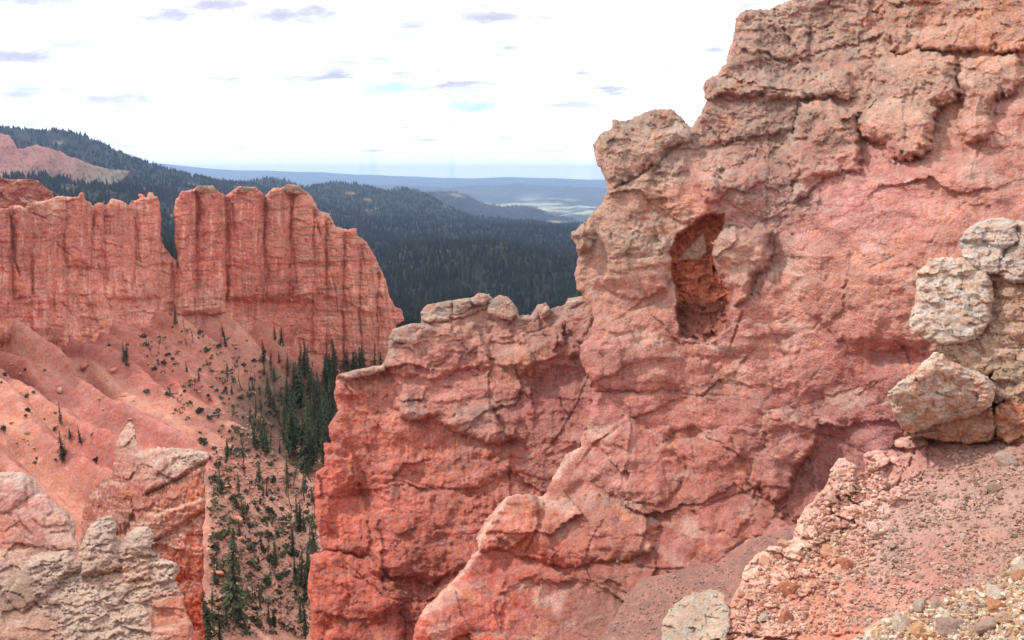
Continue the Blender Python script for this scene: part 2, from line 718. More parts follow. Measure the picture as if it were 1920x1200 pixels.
for k in ((-140, 655, 100), (0, 645, 111), (100, 630, 119), (200, 600, 128), (330, 586, 141), (450, 603, 152), (550, 650, 161), (640, 692, 169), (740, 702, 182)):
    knot_z(*k)
for k in ((0, 760, 104), (0, 890, 88), (100, 760, 107), (100, 880, 90), (200, 720, 116), (200, 860, 93), (300, 690, 125), (300, 800, 103),
          (400, 690, 132), (400, 800, 107), (400, 900, 87), (400, 1000, 75), (400, 1190, 62), (250, 1000, 73), (100, 1050, 69), (250, 1190, 60),
          (480, 700, 138), (480, 800, 114), (480, 950, 86), (480, 1190, 64), (560, 700, 156), (560, 800, 126), (570, 900, 106), (560, 1000, 88),
          (560, 1190, 68), (640, 740, 150), (660, 850, 120), (700, 1000, 92), (700, 1190, 70), (820, 720, 170), (820, 900, 112),
          (-140, 800, 92), (-140, 1000, 72)):
    knot(*k)
# behind the wall the land drops to the forest
for u in (-150, 0, 150, 300, 450):
    knot(u, 560, 230)
    knot(u, 500, 420)
for u in (600, 750, 900, 1050):
    knot(u, 650, 240)
    knot(u, 640, 420)
for k in ((0, 430, 800), (150, 440, 800), (300, 465, 800), (450, 480, 800), (600, 520, 760), (760, 590, 700), (900, 606, 680), (1050, 600, 700), (1200, 600, 700),
          (0, 345, 1350), (120, 352, 1350), (230, 365, 1350), (320, 410, 1300), (450, 420, 1300), (600, 455, 1180), (700, 497, 1080), (780, 470, 1100), (870, 461, 1120),
          (950, 470, 1100), (1020, 489, 1060), (1090, 510, 1020), (1250, 500, 1050),
          (700, 460, 1400), (850, 458, 1500), (1000, 470, 1450), (1090, 480, 1400), (650, 425, 1700), (800, 425, 1900), (950, 432, 1900), (1080, 440, 1850),
          (620, 385, 2400), (750, 392, 2500), (900, 418, 2500), (1080, 428, 2500), (250, 345, 1900), (450, 365, 2000), (100, 300, 2000), (0, 290, 2000)):
    knot(*k)
SKY1 = [(-150, 246), (0, 248), (60, 253), (110, 251), (150, 257), (200, 281), (250, 301), (300, 319), (350, 336), (400, 343), (440, 345), (500, 340), (545, 341),
        (570, 351), (600, 348), (650, 346), (690, 352), (720, 358), (745, 352), (765, 354), (790, 364), (830, 382), (860, 397), (890, 407), (1000, 418), (1090, 424), (1300, 424)]
for u, v in SKY1:
    knot(u, v, 2500 if u < 350 else 3100)
    knot(u, v + 16, 3900)
for u, v in ((600, 380), (760, 372), (800, 363), (850, 363), (880, 373), (905, 386), (950, 391), (975, 386), (1010, 396), (1060, 409), (1090, 416), (1300, 420)):
    knot(u, v, 4700)
    knot(u, v + 9, 5600)
for u in (-150, 150, 400, 600, 800, 950, 1100, 1300):
    knot(u, 398 if u > 500 else 380, 6400)
    knot(u, 383 if u > 500 else 372, 7800)
for u, v in ((-150, 352), (200, 352), (500, 352), (640, 346), (720, 349), (800, 351), (900, 349), (970, 346), (1060, 350), (1140, 353), (1400, 352)):
    knot(u, v, 9500)
    knot(u, v + 4, 11500)
for u, v in ((-150, 304), (150, 303), (300, 306), (400, 316), (500, 319), (600, 322), (700, 327), (780, 330), (850, 333), (950, 331), (1040, 333), (1140, 336), (1400, 336)):
    knot(u, v + 1, 15000)
    knot(u, v + 9, 18500)
K = np.array(_kn)
KX = np.c_[K[:, 0] * 4.0, K[:, 1] * 1.3]
_c = 0.03
_A = np.sqrt(((KX[:, None] - KX[None]) ** 2).sum(-1) + _c * _c)
_m = K[:, 2].mean()
KW = np.linalg.solve(_A - 1e-5 * np.eye(len(K)), K[:, 2] - _m)


def ground_z(x, y, detail=True):
    x = np.asarray(x, float)
    y = np.asarray(y, float)
    d = np.maximum(np.hypot(x, y), 1.2)
    az = np.arctan2(x, y)
    az_c = np.clip(az, -1.1, 1.1)
    X, Y = (az_c * 4.0).ravel().astype(f32), (np.log(d) * 1.3).ravel().astype(f32)
    t = np.zeros(X.shape, f32)
    for k in range(len(K)):
        t += f32(KW[k]) * np.sqrt((X - f32(KX[k, 0])) ** 2 + (Y - f32(KX[k, 1])) ** 2 + f32(_c * _c))
    t = (t + _m).reshape(d.shape)
    z = t * d
    if detail:
        w = x * 0.57 + y * 0.82          # across the gullies
        l = x * 0.82 - y * 0.57          # down the slope
        m = smooth((-16 - x) / 22) * smooth((d - 52) / 12) * smooth((188 - d) / 30)
        ww = w + 2.2 * fbm(l / 26, w / 26, 3, 61)
        b1 = np.abs(perlin(ww / 9.5, l / 110, 55)) * 2 - .62
        b2 = np.abs(perlin(ww / 4.2 + 3, l / 60, 56)) * 2 - .62
        g2 = ridged(ww / 4.1, l / 40, 3, 63)
        cz = perlin(ww / 8.5, l / 120, 59)
        z = z - m * 2.2 * np.exp(-(cz / .10) ** 2) * smooth(.6 + 1.5 * fbm(x / 30, y / 30, 2, 58))
        z = z + m * (2.9 * b1 + 1.5 * b2 + (1.2 * (g2 - .5) + .5 * (ridged(ww / 1.7, l / 16, 2, 57) - .5)) * smooth(0.8 + fbm(x / 20, y / 20, 2, 64)))
        n = smooth((d - 40) / 20) * smooth((260 - d) / 60)
        z = z + n * (0.5 * fbm(x / 5, y / 5, 4, 65) + 0.16 * fbm(x / 1.1, y / 1.1, 3, 66))
        f = smooth((d - 420) / 400)
        z = z + f * d * (0.0042 * fbm(az * 26, np.log(d) * 9, 4, 67) + 0.0016 * fbm(az * 110, np.log(d) * 34, 3, 68)) * smooth((17000 - d) / 12000)
    return z


az = np.concatenate([np.arange(-180, -66, 6), np.arange(-66, -36, 2), np.arange(-36, -10, 0.115), np.arange(-10, 6, 0.22), np.arange(6, 14, 0.4), np.arange(14, 38, 1.0), np.arange(38, 181, 6)])
az = np.radians(az)
dd = np.concatenate([np.geomspace(1.3, 46, 26), np.geomspace(47, 195, 260), np.geomspace(200, 640, 36), np.geomspace(655, 5200, 110), np.geomspace(5400, 21000, 64)])
AZ, DD = np.meshgrid(az, dd)
GX, GY = np.sin(AZ) * DD, np.cos(AZ) * DD
GZ = ground_z(GX, GY)
behind = smooth((np.abs(AZ) - 1.15) / 0.4)                    # the rim the viewer stands on
GZ = GZ * (1 - behind) + behind * np.where(DD < 60, -1.75 + 0.3 * fbm(GX / 3, GY / 3, 3, 8), -1.75 - (DD - 60) * 0.01)
GZ = np.where(DD > 5000, np.maximum(GZ, -700), GZ)
c_slope = mixc(np.broadcast_to(srgb(210, 134, 112), GX.shape + (3,)), srgb(196, 112, 98), smooth(0.5 + 1.3 * fbm(GX / 22, GY / 30, 3, 71)))
c_slope = mixc(c_slope, srgb(222, 160, 134), .6 * smooth(1.6 * fbm((GX * .57 + GY * .82) / 5, (GX * .82 - GY * .57) / 50, 3, 72)))
c_slope = mixc(c_slope, srgb(186, 108, 104), smooth(2.2 * fbm((GX * .57 + GY * .82) / 13, (GX * .82 - GY * .57) / 60, 2, 73) - .3) * .5)
c_floor = mixc(np.broadcast_to(srgb(216, 152, 130), GX.shape + (3,)), srgb(196, 134, 116), smooth(0.3 + 1.6 * fbm(GX / 5, GY / 5, 4, 74)))
c_floor = mixc(c_floor, srgb(150, 118, 104), smooth(2.2 * fbm(GX / 1.7, GY / 1.7, 3, 75) - .2) * .7)
fl = .8 * smooth((GX + 40 + 6 * fbm(GX / 14, GY / 14, 3, 76)) / 18)
gcol = mixc(c_slope, c_floor, fl)
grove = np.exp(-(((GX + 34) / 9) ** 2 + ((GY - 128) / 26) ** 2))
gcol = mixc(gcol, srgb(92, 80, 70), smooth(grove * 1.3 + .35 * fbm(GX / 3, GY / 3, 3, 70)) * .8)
lnd = np.log(DD)
forest_c = mixc(np.broadcast_to(srgb(34, 36, 26), GX.shape + (3,)), srgb(48, 45, 33), smooth(2.4 * fbm(AZ * 40, lnd * 16, 4, 77) - .5))
gcol = mixc(gcol, forest_c, smooth((DD - 200) / 60))
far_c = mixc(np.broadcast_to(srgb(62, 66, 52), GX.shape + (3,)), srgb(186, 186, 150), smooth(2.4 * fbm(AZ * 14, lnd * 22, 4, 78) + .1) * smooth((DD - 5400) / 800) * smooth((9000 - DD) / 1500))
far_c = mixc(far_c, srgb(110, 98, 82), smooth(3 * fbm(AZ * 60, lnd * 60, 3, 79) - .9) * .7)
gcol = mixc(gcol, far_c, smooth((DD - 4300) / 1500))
clear = smooth(3.2 * fbm(AZ * 20, lnd * 22, 3, 80) - 1.35)     # dry clearings in the wood
gcol = mixc(gcol, srgb(150, 140, 96), clear * smooth((DD - 900) / 300) * smooth((5200 - DD) / 600))
nr, nc = GX.shape
ii = np.arange(nr * nc).reshape(nr, nc)
gq = np.stack([ii[:-1, :-1], ii[:-1, 1:], ii[1:, 1:], ii[1:, :-1]], -1).reshape(-1, 4)
ci = nr * nc
gv_ = np.concatenate([np.stack([GX, GY, GZ], -1).reshape(-1, 3)])
M_ground = stone_mat('red_earth', 1.6, 0.55, 0.14, 0.22)
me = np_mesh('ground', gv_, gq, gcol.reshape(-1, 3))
tag(link('ground', me, M_ground), kind='structure')

# the air: one box of thin even haze round the whole place
hv = [(x, y, z) for x in (-21500, 21500) for y in (-21500, 21500) for z in (GZ.min() - 3, GZ.max() + 25)]
hq = [(0, 1, 3, 2), (4, 6, 7, 5), (0, 4, 5, 1), (2, 3, 7, 6), (0, 2, 6, 4), (1, 5, 7, 3)]
hm = bpy.data.materials.new('haze_air')
hm.use_nodes = True
hn = hm.node_tree.nodes
hn.remove(hn['Principled BSDF'])
pv = hn.new('ShaderNodeVolumePrincipled')
pv.inputs['Color'].default_value = (0.44, 0.62, 1.0, 1)
pv.inputs['Density'].default_value = 8.5e-5
pv.inputs['Anisotropy'].default_value = 0.2
hm.node_tree.links.new(pv.outputs[0], hn['Material Output'].inputs['Volume'])
tag(link('haze', np_mesh('haze', np.array(hv), np.array(hq), smooth_shade=False), hm), kind='stuff')

# ------------------------------------------------------------------ the great wall with the hole, on the right
M_wall = stone_mat('weathered_pink_limestone', 0.45, 1.0, 0.17, 0.26)
M_fin = stone_mat('red_limestone', 0.65, 1.0, 0.17, 0.26)
M_far = stone_mat('salmon_limestone', 1.8, 1.1, 0.17, 0.28)
M_pale = stone_mat('pale_grey_limestone', 0.22, 0.95, 0.12, 0.3)
M_soil = stone_mat('crumbling_pink_soil', 0.16, 1.0, 0.13, 0.28)

GREY = srgb(150, 128, 116)
TAN = srgb(196, 148, 124)
PINK = srgb(200, 132, 120)
ORANGE = srgb(212, 132, 98)
REDP = srgb(184, 108, 98)
RED = srgb(192, 92, 74)
DRED = srgb(150, 68, 54)
PALE = srgb(214, 192, 176)

wall_poly = [(1500, -60), (1482, 0), (1440, 18), (1397, 18), (1380, 35), (1372, 80), (1360, 120), (1345, 138), (1322, 150), (1318, 168), (1324, 190), (1310, 220), (1298, 238),
             (1285, 232), (1276, 217), (1256, 205), (1225, 203), (1200, 214), (1176, 228), (1150, 224), (1148, 240), (1120, 254), (1113, 272), (1120, 310), (1136, 332), (1138, 356),
             (1129, 382), (1104, 410), (1069, 437), (1080, 460), (1085, 482), (1078, 510), (1081, 545), (1104, 565), (1113, 600), (1109, 625), (1088, 650), (1089, 680), (1104, 710),
             (1112, 742), (1100, 790), (1088, 838), (1062, 850), (1044, 882), (1018, 932), (985, 925), (950, 930), (920, 962), (894, 1002), (896, 1030), (860, 1076), (830, 1108),
             (792, 1146), (776, 1172), (770, 1250), (1500, 1250), (1500, 1130), (1700, 1010), (1980, 900), (2330, 860), (2360, -60)]
wall_depth = depth_fn([(1100, 300, 36), (1100, 700, 34), (1100, 1000, 30.5), (790, 1200, 27), (900, 1000, 31), (1500, 60, 35), (1500, 500, 30), (1500, 900, 28.5), (1480, 1000, 27),
                       (1900, 60, 29), (1900, 500, 24), (1900, 900, 22.5), (1300, 1020, 28), (1250, 1200, 25), (1300, 600, 32)])


def wall_build(U, V, e, seed):
    r = Relief(U, V, seed, 16)
    n1 = fbm(U / 170, V / 150, 4, seed + 5)
    # crumbly layered rock high on the left and along the top; smooth faces low on the right
    ro = smooth(0.5 + 1.3 * fbm(U / 90, V / 70, 4, seed + 6) + (330 - V) / 260 - np.clip((U - 1520) / 260, -0.4, 1.0))
    ro = np.maximum(ro, smooth(0.2 + 1.2 * fbm(U / 80, V / 40, 3, seed + 9) - np.abs(V - 950 + (U - 1200) * .05) / 60 - np.clip((U - 1300) / 120, 0, 3)))
    sm = 1 - ro
    r.add(36 * n1 + 8 * fbm(U / 70, V / 55, 3, seed + 8))
    r.facet(150, 120, 11, 20, 1.1, .4, 0, .03)
    r.facet(85, 120, 5, 19, 1.1, .3, 0, .03)
    r.facet(62, 46, 5.5, 21, 1.2, .45, .3, .04, mask=0.22 + 0.8 * ro)
    r.facet(24, 17, 3.4, 22, 1.1, .7, 0.8, .07, mask=0.12 + 1.0 * ro)
    r.facet(10, 7, 1.9, 23, 1.0, .7, 0, .07, mask=.08 + ro)
    r.strata(58, 4.2, .10, 24, .14, 0.55 + ro * .6, 1.2)
    r.strata(17, 1.6, .08, 25, .3, .25 + ro, .5)
    # water-worn flutes on the smooth faces
    r.add(sm * (2.0 * ridged(r.wu / 26, V / 190, 3, seed + 30) + 1.0 * ridged(U / 9, V / 80, 2, seed + 31)) * smooth(.5 + fbm(U / 120, V / 100, 2, seed + 32)))
    # shallow spalls
    r.add(sm * 3.0 * smooth(3 * fbm(r.wu / 80, r.wv / 60, 3, seed + 33)))
    # big forms seen in the place
    def big(p, H, R):
        r.pad(p, H * 1.7, R * 1.25)
    big([(1640, 100), (1700, 95), (1790, 100), (1800, 150), (1812, 180), (1762, 202), (1756, 232), (1745, 270), (1720, 296), (1680, 302), (1655, 290), (1650, 272), (1612, 266), (1605, 240), (1620, 200), (1640, 185), (1632, 140)], 34, 34)
    big([(1650, 200), (1700, 190), (1760, 200), (1748, 262), (1720, 294), (1660, 300), (1652, 250)], 16, 26)
    big([(1800, 108), (1900, 92), (1925, 150), (1900, 176), (1870, 182), (1865, 230), (1842, 268), (1810, 274), (1790, 230), (1806, 180)], 28, 30)
    big([(1500, 196), (1560, 192), (1612, 212), (1606, 260), (1618, 320), (1560, 328), (1500, 380), (1488, 380), (1478, 290)], 22, 22)
    big([(1487, 360), (1620, 300), (1700, 300), (1900, 280), (2200, 300), (2300, 740), (1560, 640), (1500, 560), (1480, 450)], 14, 30)
    big([(1655, -60), (2100, -60), (2100, 86), (1850, 92), (1780, 90), (1720, 98), (1664, 94)], 16, 10)
    big([(1385, 45), (1500, 40), (1520, 60), (1515, 102), (1440, 100), (1390, 98)], 9, 8)
    big([(1320, 150), (1400, 130), (1500, 140), (1590, 130), (1600, 180), (1480, 190), (1400, 178), (1324, 192)], 14, 14)
    big([(1113, 262), (1180, 235), (1280, 240), (1290, 260), (1230, 300), (1150, 350), (1128, 330)], 15, 16)
    big([(1230, 300), (1340, 290), (1350, 330), (1345, 400), (1300, 420), (1250, 400)], 12, 20)
    big([(1310, 310), (1352, 300), (1358, 370), (1330, 385), (1308, 360)], 10, 9)
    big([(1066, 437), (1110, 420), (1120, 445), (1100, 470), (1084, 470)], 14, 10)
    big([(1140, 440), (1230, 420), (1260, 480), (1255, 540), (1200, 560), (1130, 540)], 12, 30)
    big([(1345, 430), (1420, 424), (1456, 440), (1450, 482), (1420, 516), (1410, 546), (1402, 568), (1376, 575), (1366, 545), (1350, 516), (1335, 495), (1337, 455)], 24, 26)
    big([(1088, 650), (1130, 630), (1250, 650), (1350, 690), (1330, 735), (1200, 735), (1110, 735)], 7, 26)
    big([(1120, 800), (1170, 790), (1240, 800), (1270, 850), (1290, 900), (1250, 945), (1150, 935), (1100, 900)], 12, 46)
    big([(1290, 830), (1340, 800), (1400, 850), (1420, 930), (1380, 1000), (1310, 990), (1280, 930)], 10, 40)
    big([(1430, 770), (1530, 790), (1525, 840), (1500, 876), (1476, 926), (1452, 960), (1410, 900), (1440, 830)], 20, 16)
    big([(1530, 800), (1700, 790), (1760, 960), (1500, 1010), (1470, 970), (1478, 926), (1502, 876), (1528, 836)], -9, 9)
    big([(890, 1000), (950, 928), (1012, 930), (1024, 948), (1100, 925), (1200, 940), (1232, 980), (1225, 1040), (1100, 1062), (1000, 1050), (950, 1040), (900, 1035)], 20, 34)
    big([(920, 960), (960, 925), (1012, 930), (1008, 1000), (960, 1030), (930, 1010)], 12, 20)
    big([(930, 1110), (1000, 1085), (1150, 1090), (1220, 1130), (1180, 1250), (960, 1250)], -10, 40)
    # the hole: a deep chamber with a rough back wall and a grey slab in its upper half
    hole = [(1343, 404), (1360, 404), (1352, 432), (1338, 455), (1335, 490), (1350, 520), (1366, 545), (1369, 578), (1363, 608), (1340, 628), (1318, 638), (1296, 636), (1280, 628), (1271, 600), (1268, 552), (1262, 505), (1257, 472), (1272, 442), (1300, 420), (1322, 406)]
    w = window(U, V, hole, 20)
    eh = sdf_poly(r.wu[w] * .6 + U[w] * .4, r.wv[w] * .6 + V[w] * .4, hole)
    inh = smooth((eh + 3) / 6)
    Uw, Vw = U[w], V[w]
    slab = smooth(sdf_poly(Uw, Vw, [(1264, 490), (1296, 454), (1322, 430), (1330, 474), (1314, 490)]) / 4)
    low = smooth((Vw - 560) / 10)
    fl, ed = facets(r.wu[w] / 15, r.wv[w] / 9, seed + 77, 1.1, .9)
    deep = -58 + 14 * slab + 8 * fl * (1 - .8 * slab) - .8 * np.exp(-(ed / .1) ** 2) + 5 * fbm(Uw / 9, Vw / 7, 4, seed + 78, .65) - (Vw - 500) * .12
    deep = deep + np.clip((Vw - 590) / 48, 0, 1) * 40 + np.clip((Uw - 1330) / 40, 0, 1) * 10
    r.h[w] = r.h[w] * (1 - inh) + (r.h[w] * .3 + deep) * inh
    hole_m = np.zeros(U.shape, f32)
    hole_m[w] = inh
    slab_m = np.zeros(U.shape, f32)
    slab_m[w] = slab * inh
    # joints and cracks
    r.crack([(1138, 364), (1165, 346), (1195, 330), (1230, 304), (1265, 281), (1285, 262), (1292, 246)], 2.2, 14, 3)
    r.crack([(1150, 602), (1200, 580), (1262, 546)], 2.0, 6, 2)
    r.crack([(1456, 446), (1450, 480), (1420, 515), (1410, 546), (1402, 566), (1385, 606), (1370, 640)], 2.5, 10, 3)
    r.crack([(1500, 626), (1526, 617), (1541, 599), (1590, 535), (1601, 516), (1650, 492), (1695, 473), (1747, 456), (1777, 415), (1800, 395)], 2.2, 9, 3)
    r.crack([(1392, 680), (1375, 700), (1350, 715), (1330, 728), (1318, 741), (1290, 744), (1262, 752), (1235, 766), (1210, 776), (1180, 790), (1150, 803), (1120, 828), (1100, 850)], 2.4, 12, 3)
    r.crack([(1130, 736), (1250, 738), (1318, 741), (1390, 745), (1430, 768), (1490, 770), (1560, 790)], 2.0, 7, 3)
    r.crack([(1210, 800), (1240, 815), (1258, 835), (1272, 845)], 2.2, 8, 2)
    r.crack([(1480, 760), (1500, 740), (1540, 690), (1570, 660)], 2, 6, 2)
    r.crack([(1680, 640), (1700, 660), (1708, 690)], 3.5, 14)
    r.crack([(1530, 810), (1526, 838), (1500, 878), (1478, 926), (1462, 950)], 3.0, 16, 4)
    r.crack([(1420, 925), (1436, 880), (1440, 850), (1465, 825), (1500, 815)], 2.2, 8, 3)
    r.crack([(1330, 945), (1380, 925), (1420, 915), (1480, 918)], 3, 8, -2)
    r.crack([(1200, 1066), (1290, 1066), (1330, 1058), (1360, 1040), (1400, 1012), (1440, 1000), (1472, 986)], 4, 14, 2)
    r.crack([(1010, 935), (1008, 985), (1002, 1010), (985, 1036)], 2.4, 11, 2)
    r.crack([(1520, 40), (1516, 104), (1512, 150), (1495, 200)], 2.2, 9, 2)
    r.crack([(1425, 40), (1425, 110), (1430, 150)], 2, 8, 1)
    r.crack([(1480, 50), (1480, 100)], 2, 7, 1)
    r.crack([(1660, 0), (1655, 60), (1640, 100), (1650, 160), (1640, 190), (1616, 220)], 3, 14, -3)
    r.crack([(1704, 30), (1702, 90)], 2, 6, 1)
    r.crack([(1820, 30), (1795, 70), (1785, 95)], 2, 7, 1)
    r.crack([(1495, 200), (1488, 250), (1478, 290), (1486, 340), (1486, 378)], 3, 12, -3)
    r.crack([(1380, 160), (1500, 170), (1560, 120), (1600, 110)], 2.5, 8, -2)
    r.crack([(1900, 80), (1940, 70)], 2, 8)
    r.crack([(1870, 182), (1865, 232), (1842, 270), (1830, 300)], 2.5, 8, 2)
    r.crack([(1560, 420), (1620, 400), (1700, 380), (1760, 385)], 2, 4, 2)
    r.crack([(1640, 760), (1700, 740), (1760, 745)], 2.2, 7, 2)
    for (a, b, c, d) in ((1180, 830, 1165, 900), (1225, 820, 1250, 900), (1290, 800, 1300, 880), (1370, 820, 1390, 900), (1440, 700, 1450, 735), (1160, 650, 1165, 730), (1400, 300, 1395, 380), (1440, 260, 1436, 370)):
        r.crack([(a, b), ((a + c) / 2 + 5, (b + d) / 2), (c, d)], 2.0, 5, 2)
    r.add((0.2 + 1.5 * ro) * 2.0 * fbm(r.wu / 9, r.wv / 7, 4, seed + 50, .6))
    r.strata(29, 2.2, -.04, 27, .12, smooth(.5 + 1.6 * fbm(U / 120, V / 50, 2, seed + 52)), 1.0)
    # patches of crackled rock
    ck, ce = facets(r.wu / 15, r.wv / 19, seed + 53, .8, .6)
    r.add(smooth(3.5 * fbm(U / 60, V / 70, 2, seed + 54) - .7) * (1.5 * ck - 1.8 * np.exp(-(ce / .1) ** 2)))
    h = r.h
    # colour of the stone
    pts = [(1150, 290, srgb(196, 150, 130)), (1230, 240, srgb(190, 150, 132)), (1430, 60, srgb(192, 150, 132)), (1400, 110, srgb(190, 142, 130)), (1350, 200, srgb(188, 138, 120)), (1420, 260, srgb(172, 132, 116)),
           (1560, 60, srgb(194, 146, 128)), (1740, 50, srgb(206, 146, 118)), (1860, 40, srgb(212, 142, 110)), (1700, 180, srgb(206, 158, 136)), (1840, 180, srgb(202, 152, 130)), (1560, 260, srgb(202, 142, 122)),
           (1480, 230, srgb(150, 120, 106), 40), (1160, 400, srgb(200, 154, 132)), (1120, 480, srgb(200, 160, 138)), (1200, 470, srgb(198, 154, 132)), (1240, 390, srgb(216, 138, 106), 45), (1330, 340, srgb(210, 130, 108), 40),
           (1170, 560, srgb(206, 146, 124)), (1390, 480, srgb(202, 152, 132), 45), (1380, 340, srgb(206, 136, 126)), (1440, 400, srgb(176, 132, 122)), (1560, 380, srgb(212, 140, 134)), (1650, 380, srgb(212, 140, 132)),
           (1800, 330, srgb(208, 140, 124)), (1900, 260, srgb(196, 128, 110)), (1600, 520, srgb(202, 140, 118)), (1720, 480, srgb(200, 134, 116)), (1850, 500, srgb(196, 126, 112)), (1500, 560, srgb(206, 142, 124)),
           (1440, 620, srgb(206, 138, 124)), (1180, 640, srgb(204, 132, 120)), (1300, 680, srgb(190, 122, 108)), (1180, 680, srgb(160, 118, 106), 40), (1150, 740, srgb(198, 124, 116)), (1600, 680, srgb(190, 116, 106)),
           (1650, 800, srgb(170, 108, 104)), (1580, 860, srgb(164, 106, 102)), (1480, 820, srgb(180, 116, 108)), (1200, 850, srgb(196, 120, 106)), (1330, 870, srgb(192, 114, 100)), (1120, 900, srgb(188, 122, 108)),
           (1150, 980, srgb(176, 112, 96)), (1000, 980, srgb(204, 122, 98)), (1260, 1000, srgb(172, 96, 82)), (1050, 1060, srgb(184, 92, 78)), (930, 1080, srgb(196, 98, 86)), (850, 1160, srgb(208, 104, 88)),
           (1100, 1130, srgb(154, 108, 98), 60), (1040, 1180, srgb(164, 100, 88), 60), (1400, 980, srgb(172, 102, 90)), (900, 1190, srgb(204, 102, 84))]
    c = blend_cols(r.wu, r.wv, pts, 75)
    c = mixc(c, srgb(218, 144, 108), .6 * smooth(2.6 * fbm(r.wu / 70, r.wv / 45, 3, seed + 60) - .75))
    c = mixc(c, srgb(214, 150, 146), .55 * smooth(2.4 * fbm(r.wu / 80, r.wv / 120, 3, seed + 61) - .6) * sm)
    c = mixc(c, srgb(214, 178, 160), .5 * smooth(2.8 * fbm(r.wu / 110, r.wv / 60, 3, seed + 67) - .6))
    c = mixc(c, srgb(186, 112, 96), .45 * smooth(2.8 * fbm(r.wu / 90, r.wv / 36, 3, seed + 68) - .7))
    # grey lichen-dark crust on the crumbly beds and on ledge tops
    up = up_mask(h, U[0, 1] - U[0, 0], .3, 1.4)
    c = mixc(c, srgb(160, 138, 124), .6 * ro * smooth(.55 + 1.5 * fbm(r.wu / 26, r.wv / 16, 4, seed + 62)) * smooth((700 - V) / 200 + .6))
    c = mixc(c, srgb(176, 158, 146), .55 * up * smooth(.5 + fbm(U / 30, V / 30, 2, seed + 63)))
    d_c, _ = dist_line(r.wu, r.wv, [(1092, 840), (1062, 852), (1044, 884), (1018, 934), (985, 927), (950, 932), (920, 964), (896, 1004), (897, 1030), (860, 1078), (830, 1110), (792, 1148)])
    c = mixc(c, srgb(222, 180, 162), .8 * np.exp(-(d_c / 7) ** 2))  # sunlit rim of the lower left crest, painted into the colour as a pale band
    # drip stains
    c = mixc(c, srgb(206, 150, 136), .35 * smooth(2.2 * fbm(U / 12, V / 150, 3, seed + 64) - .4) * sm)
    c = mixc(c, srgb(160, 96, 84), .35 * smooth(2.2 * fbm(U / 9, V / 110, 3, seed + 65) - .5))
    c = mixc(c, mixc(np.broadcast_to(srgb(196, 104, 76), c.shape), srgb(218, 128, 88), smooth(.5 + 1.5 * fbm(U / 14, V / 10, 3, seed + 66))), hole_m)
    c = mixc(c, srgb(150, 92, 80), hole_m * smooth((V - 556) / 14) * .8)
    c = mixc(c, srgb(186, 144, 120), slab_m)
    return h, c


t = empty('rock_wall', tuple(place(1400, 1100, 28.0)), 'towering pink and tan rock wall pierced by a dark hole', 'rock wall')
t['kind'] = 'thing'
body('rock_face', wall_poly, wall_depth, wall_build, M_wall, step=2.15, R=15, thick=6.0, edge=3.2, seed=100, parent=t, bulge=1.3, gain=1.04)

# ------------------------------------------------------------------ the middle fin, left of and behind the great wall
fin_poly = [(1150, 552), (1092, 555), (1066, 560), (1056, 572), (1030, 580), (1024, 568), (1010, 570), (996, 590), (974, 592), (968, 575), (955, 560), (936, 553), (926, 562), (916, 552), (896, 550), (880, 560),
            (850, 563), (826, 568), (800, 572), (788, 585), (791, 606), (766, 608), (736, 618), (728, 640), (726, 668), (714, 684), (690, 689), (650, 697), (632, 704), (625, 740), (633, 770), (615, 800), (620, 830),
            (607, 833), (608, 874), (593, 886), (588, 930), (594, 985), (606, 1032), (581, 1040), (583, 1060), (575, 1100), (584, 1150), (580, 1260), (1200, 1260), (1200, 552)]
fin_depth = depth_fn([(620, 1000, 47), (630, 720, 51), (900, 600, 54), (900, 900, 47), (1110, 600, 50), (1110, 900, 46), (700, 1200, 42), (1000, 1100, 43)])


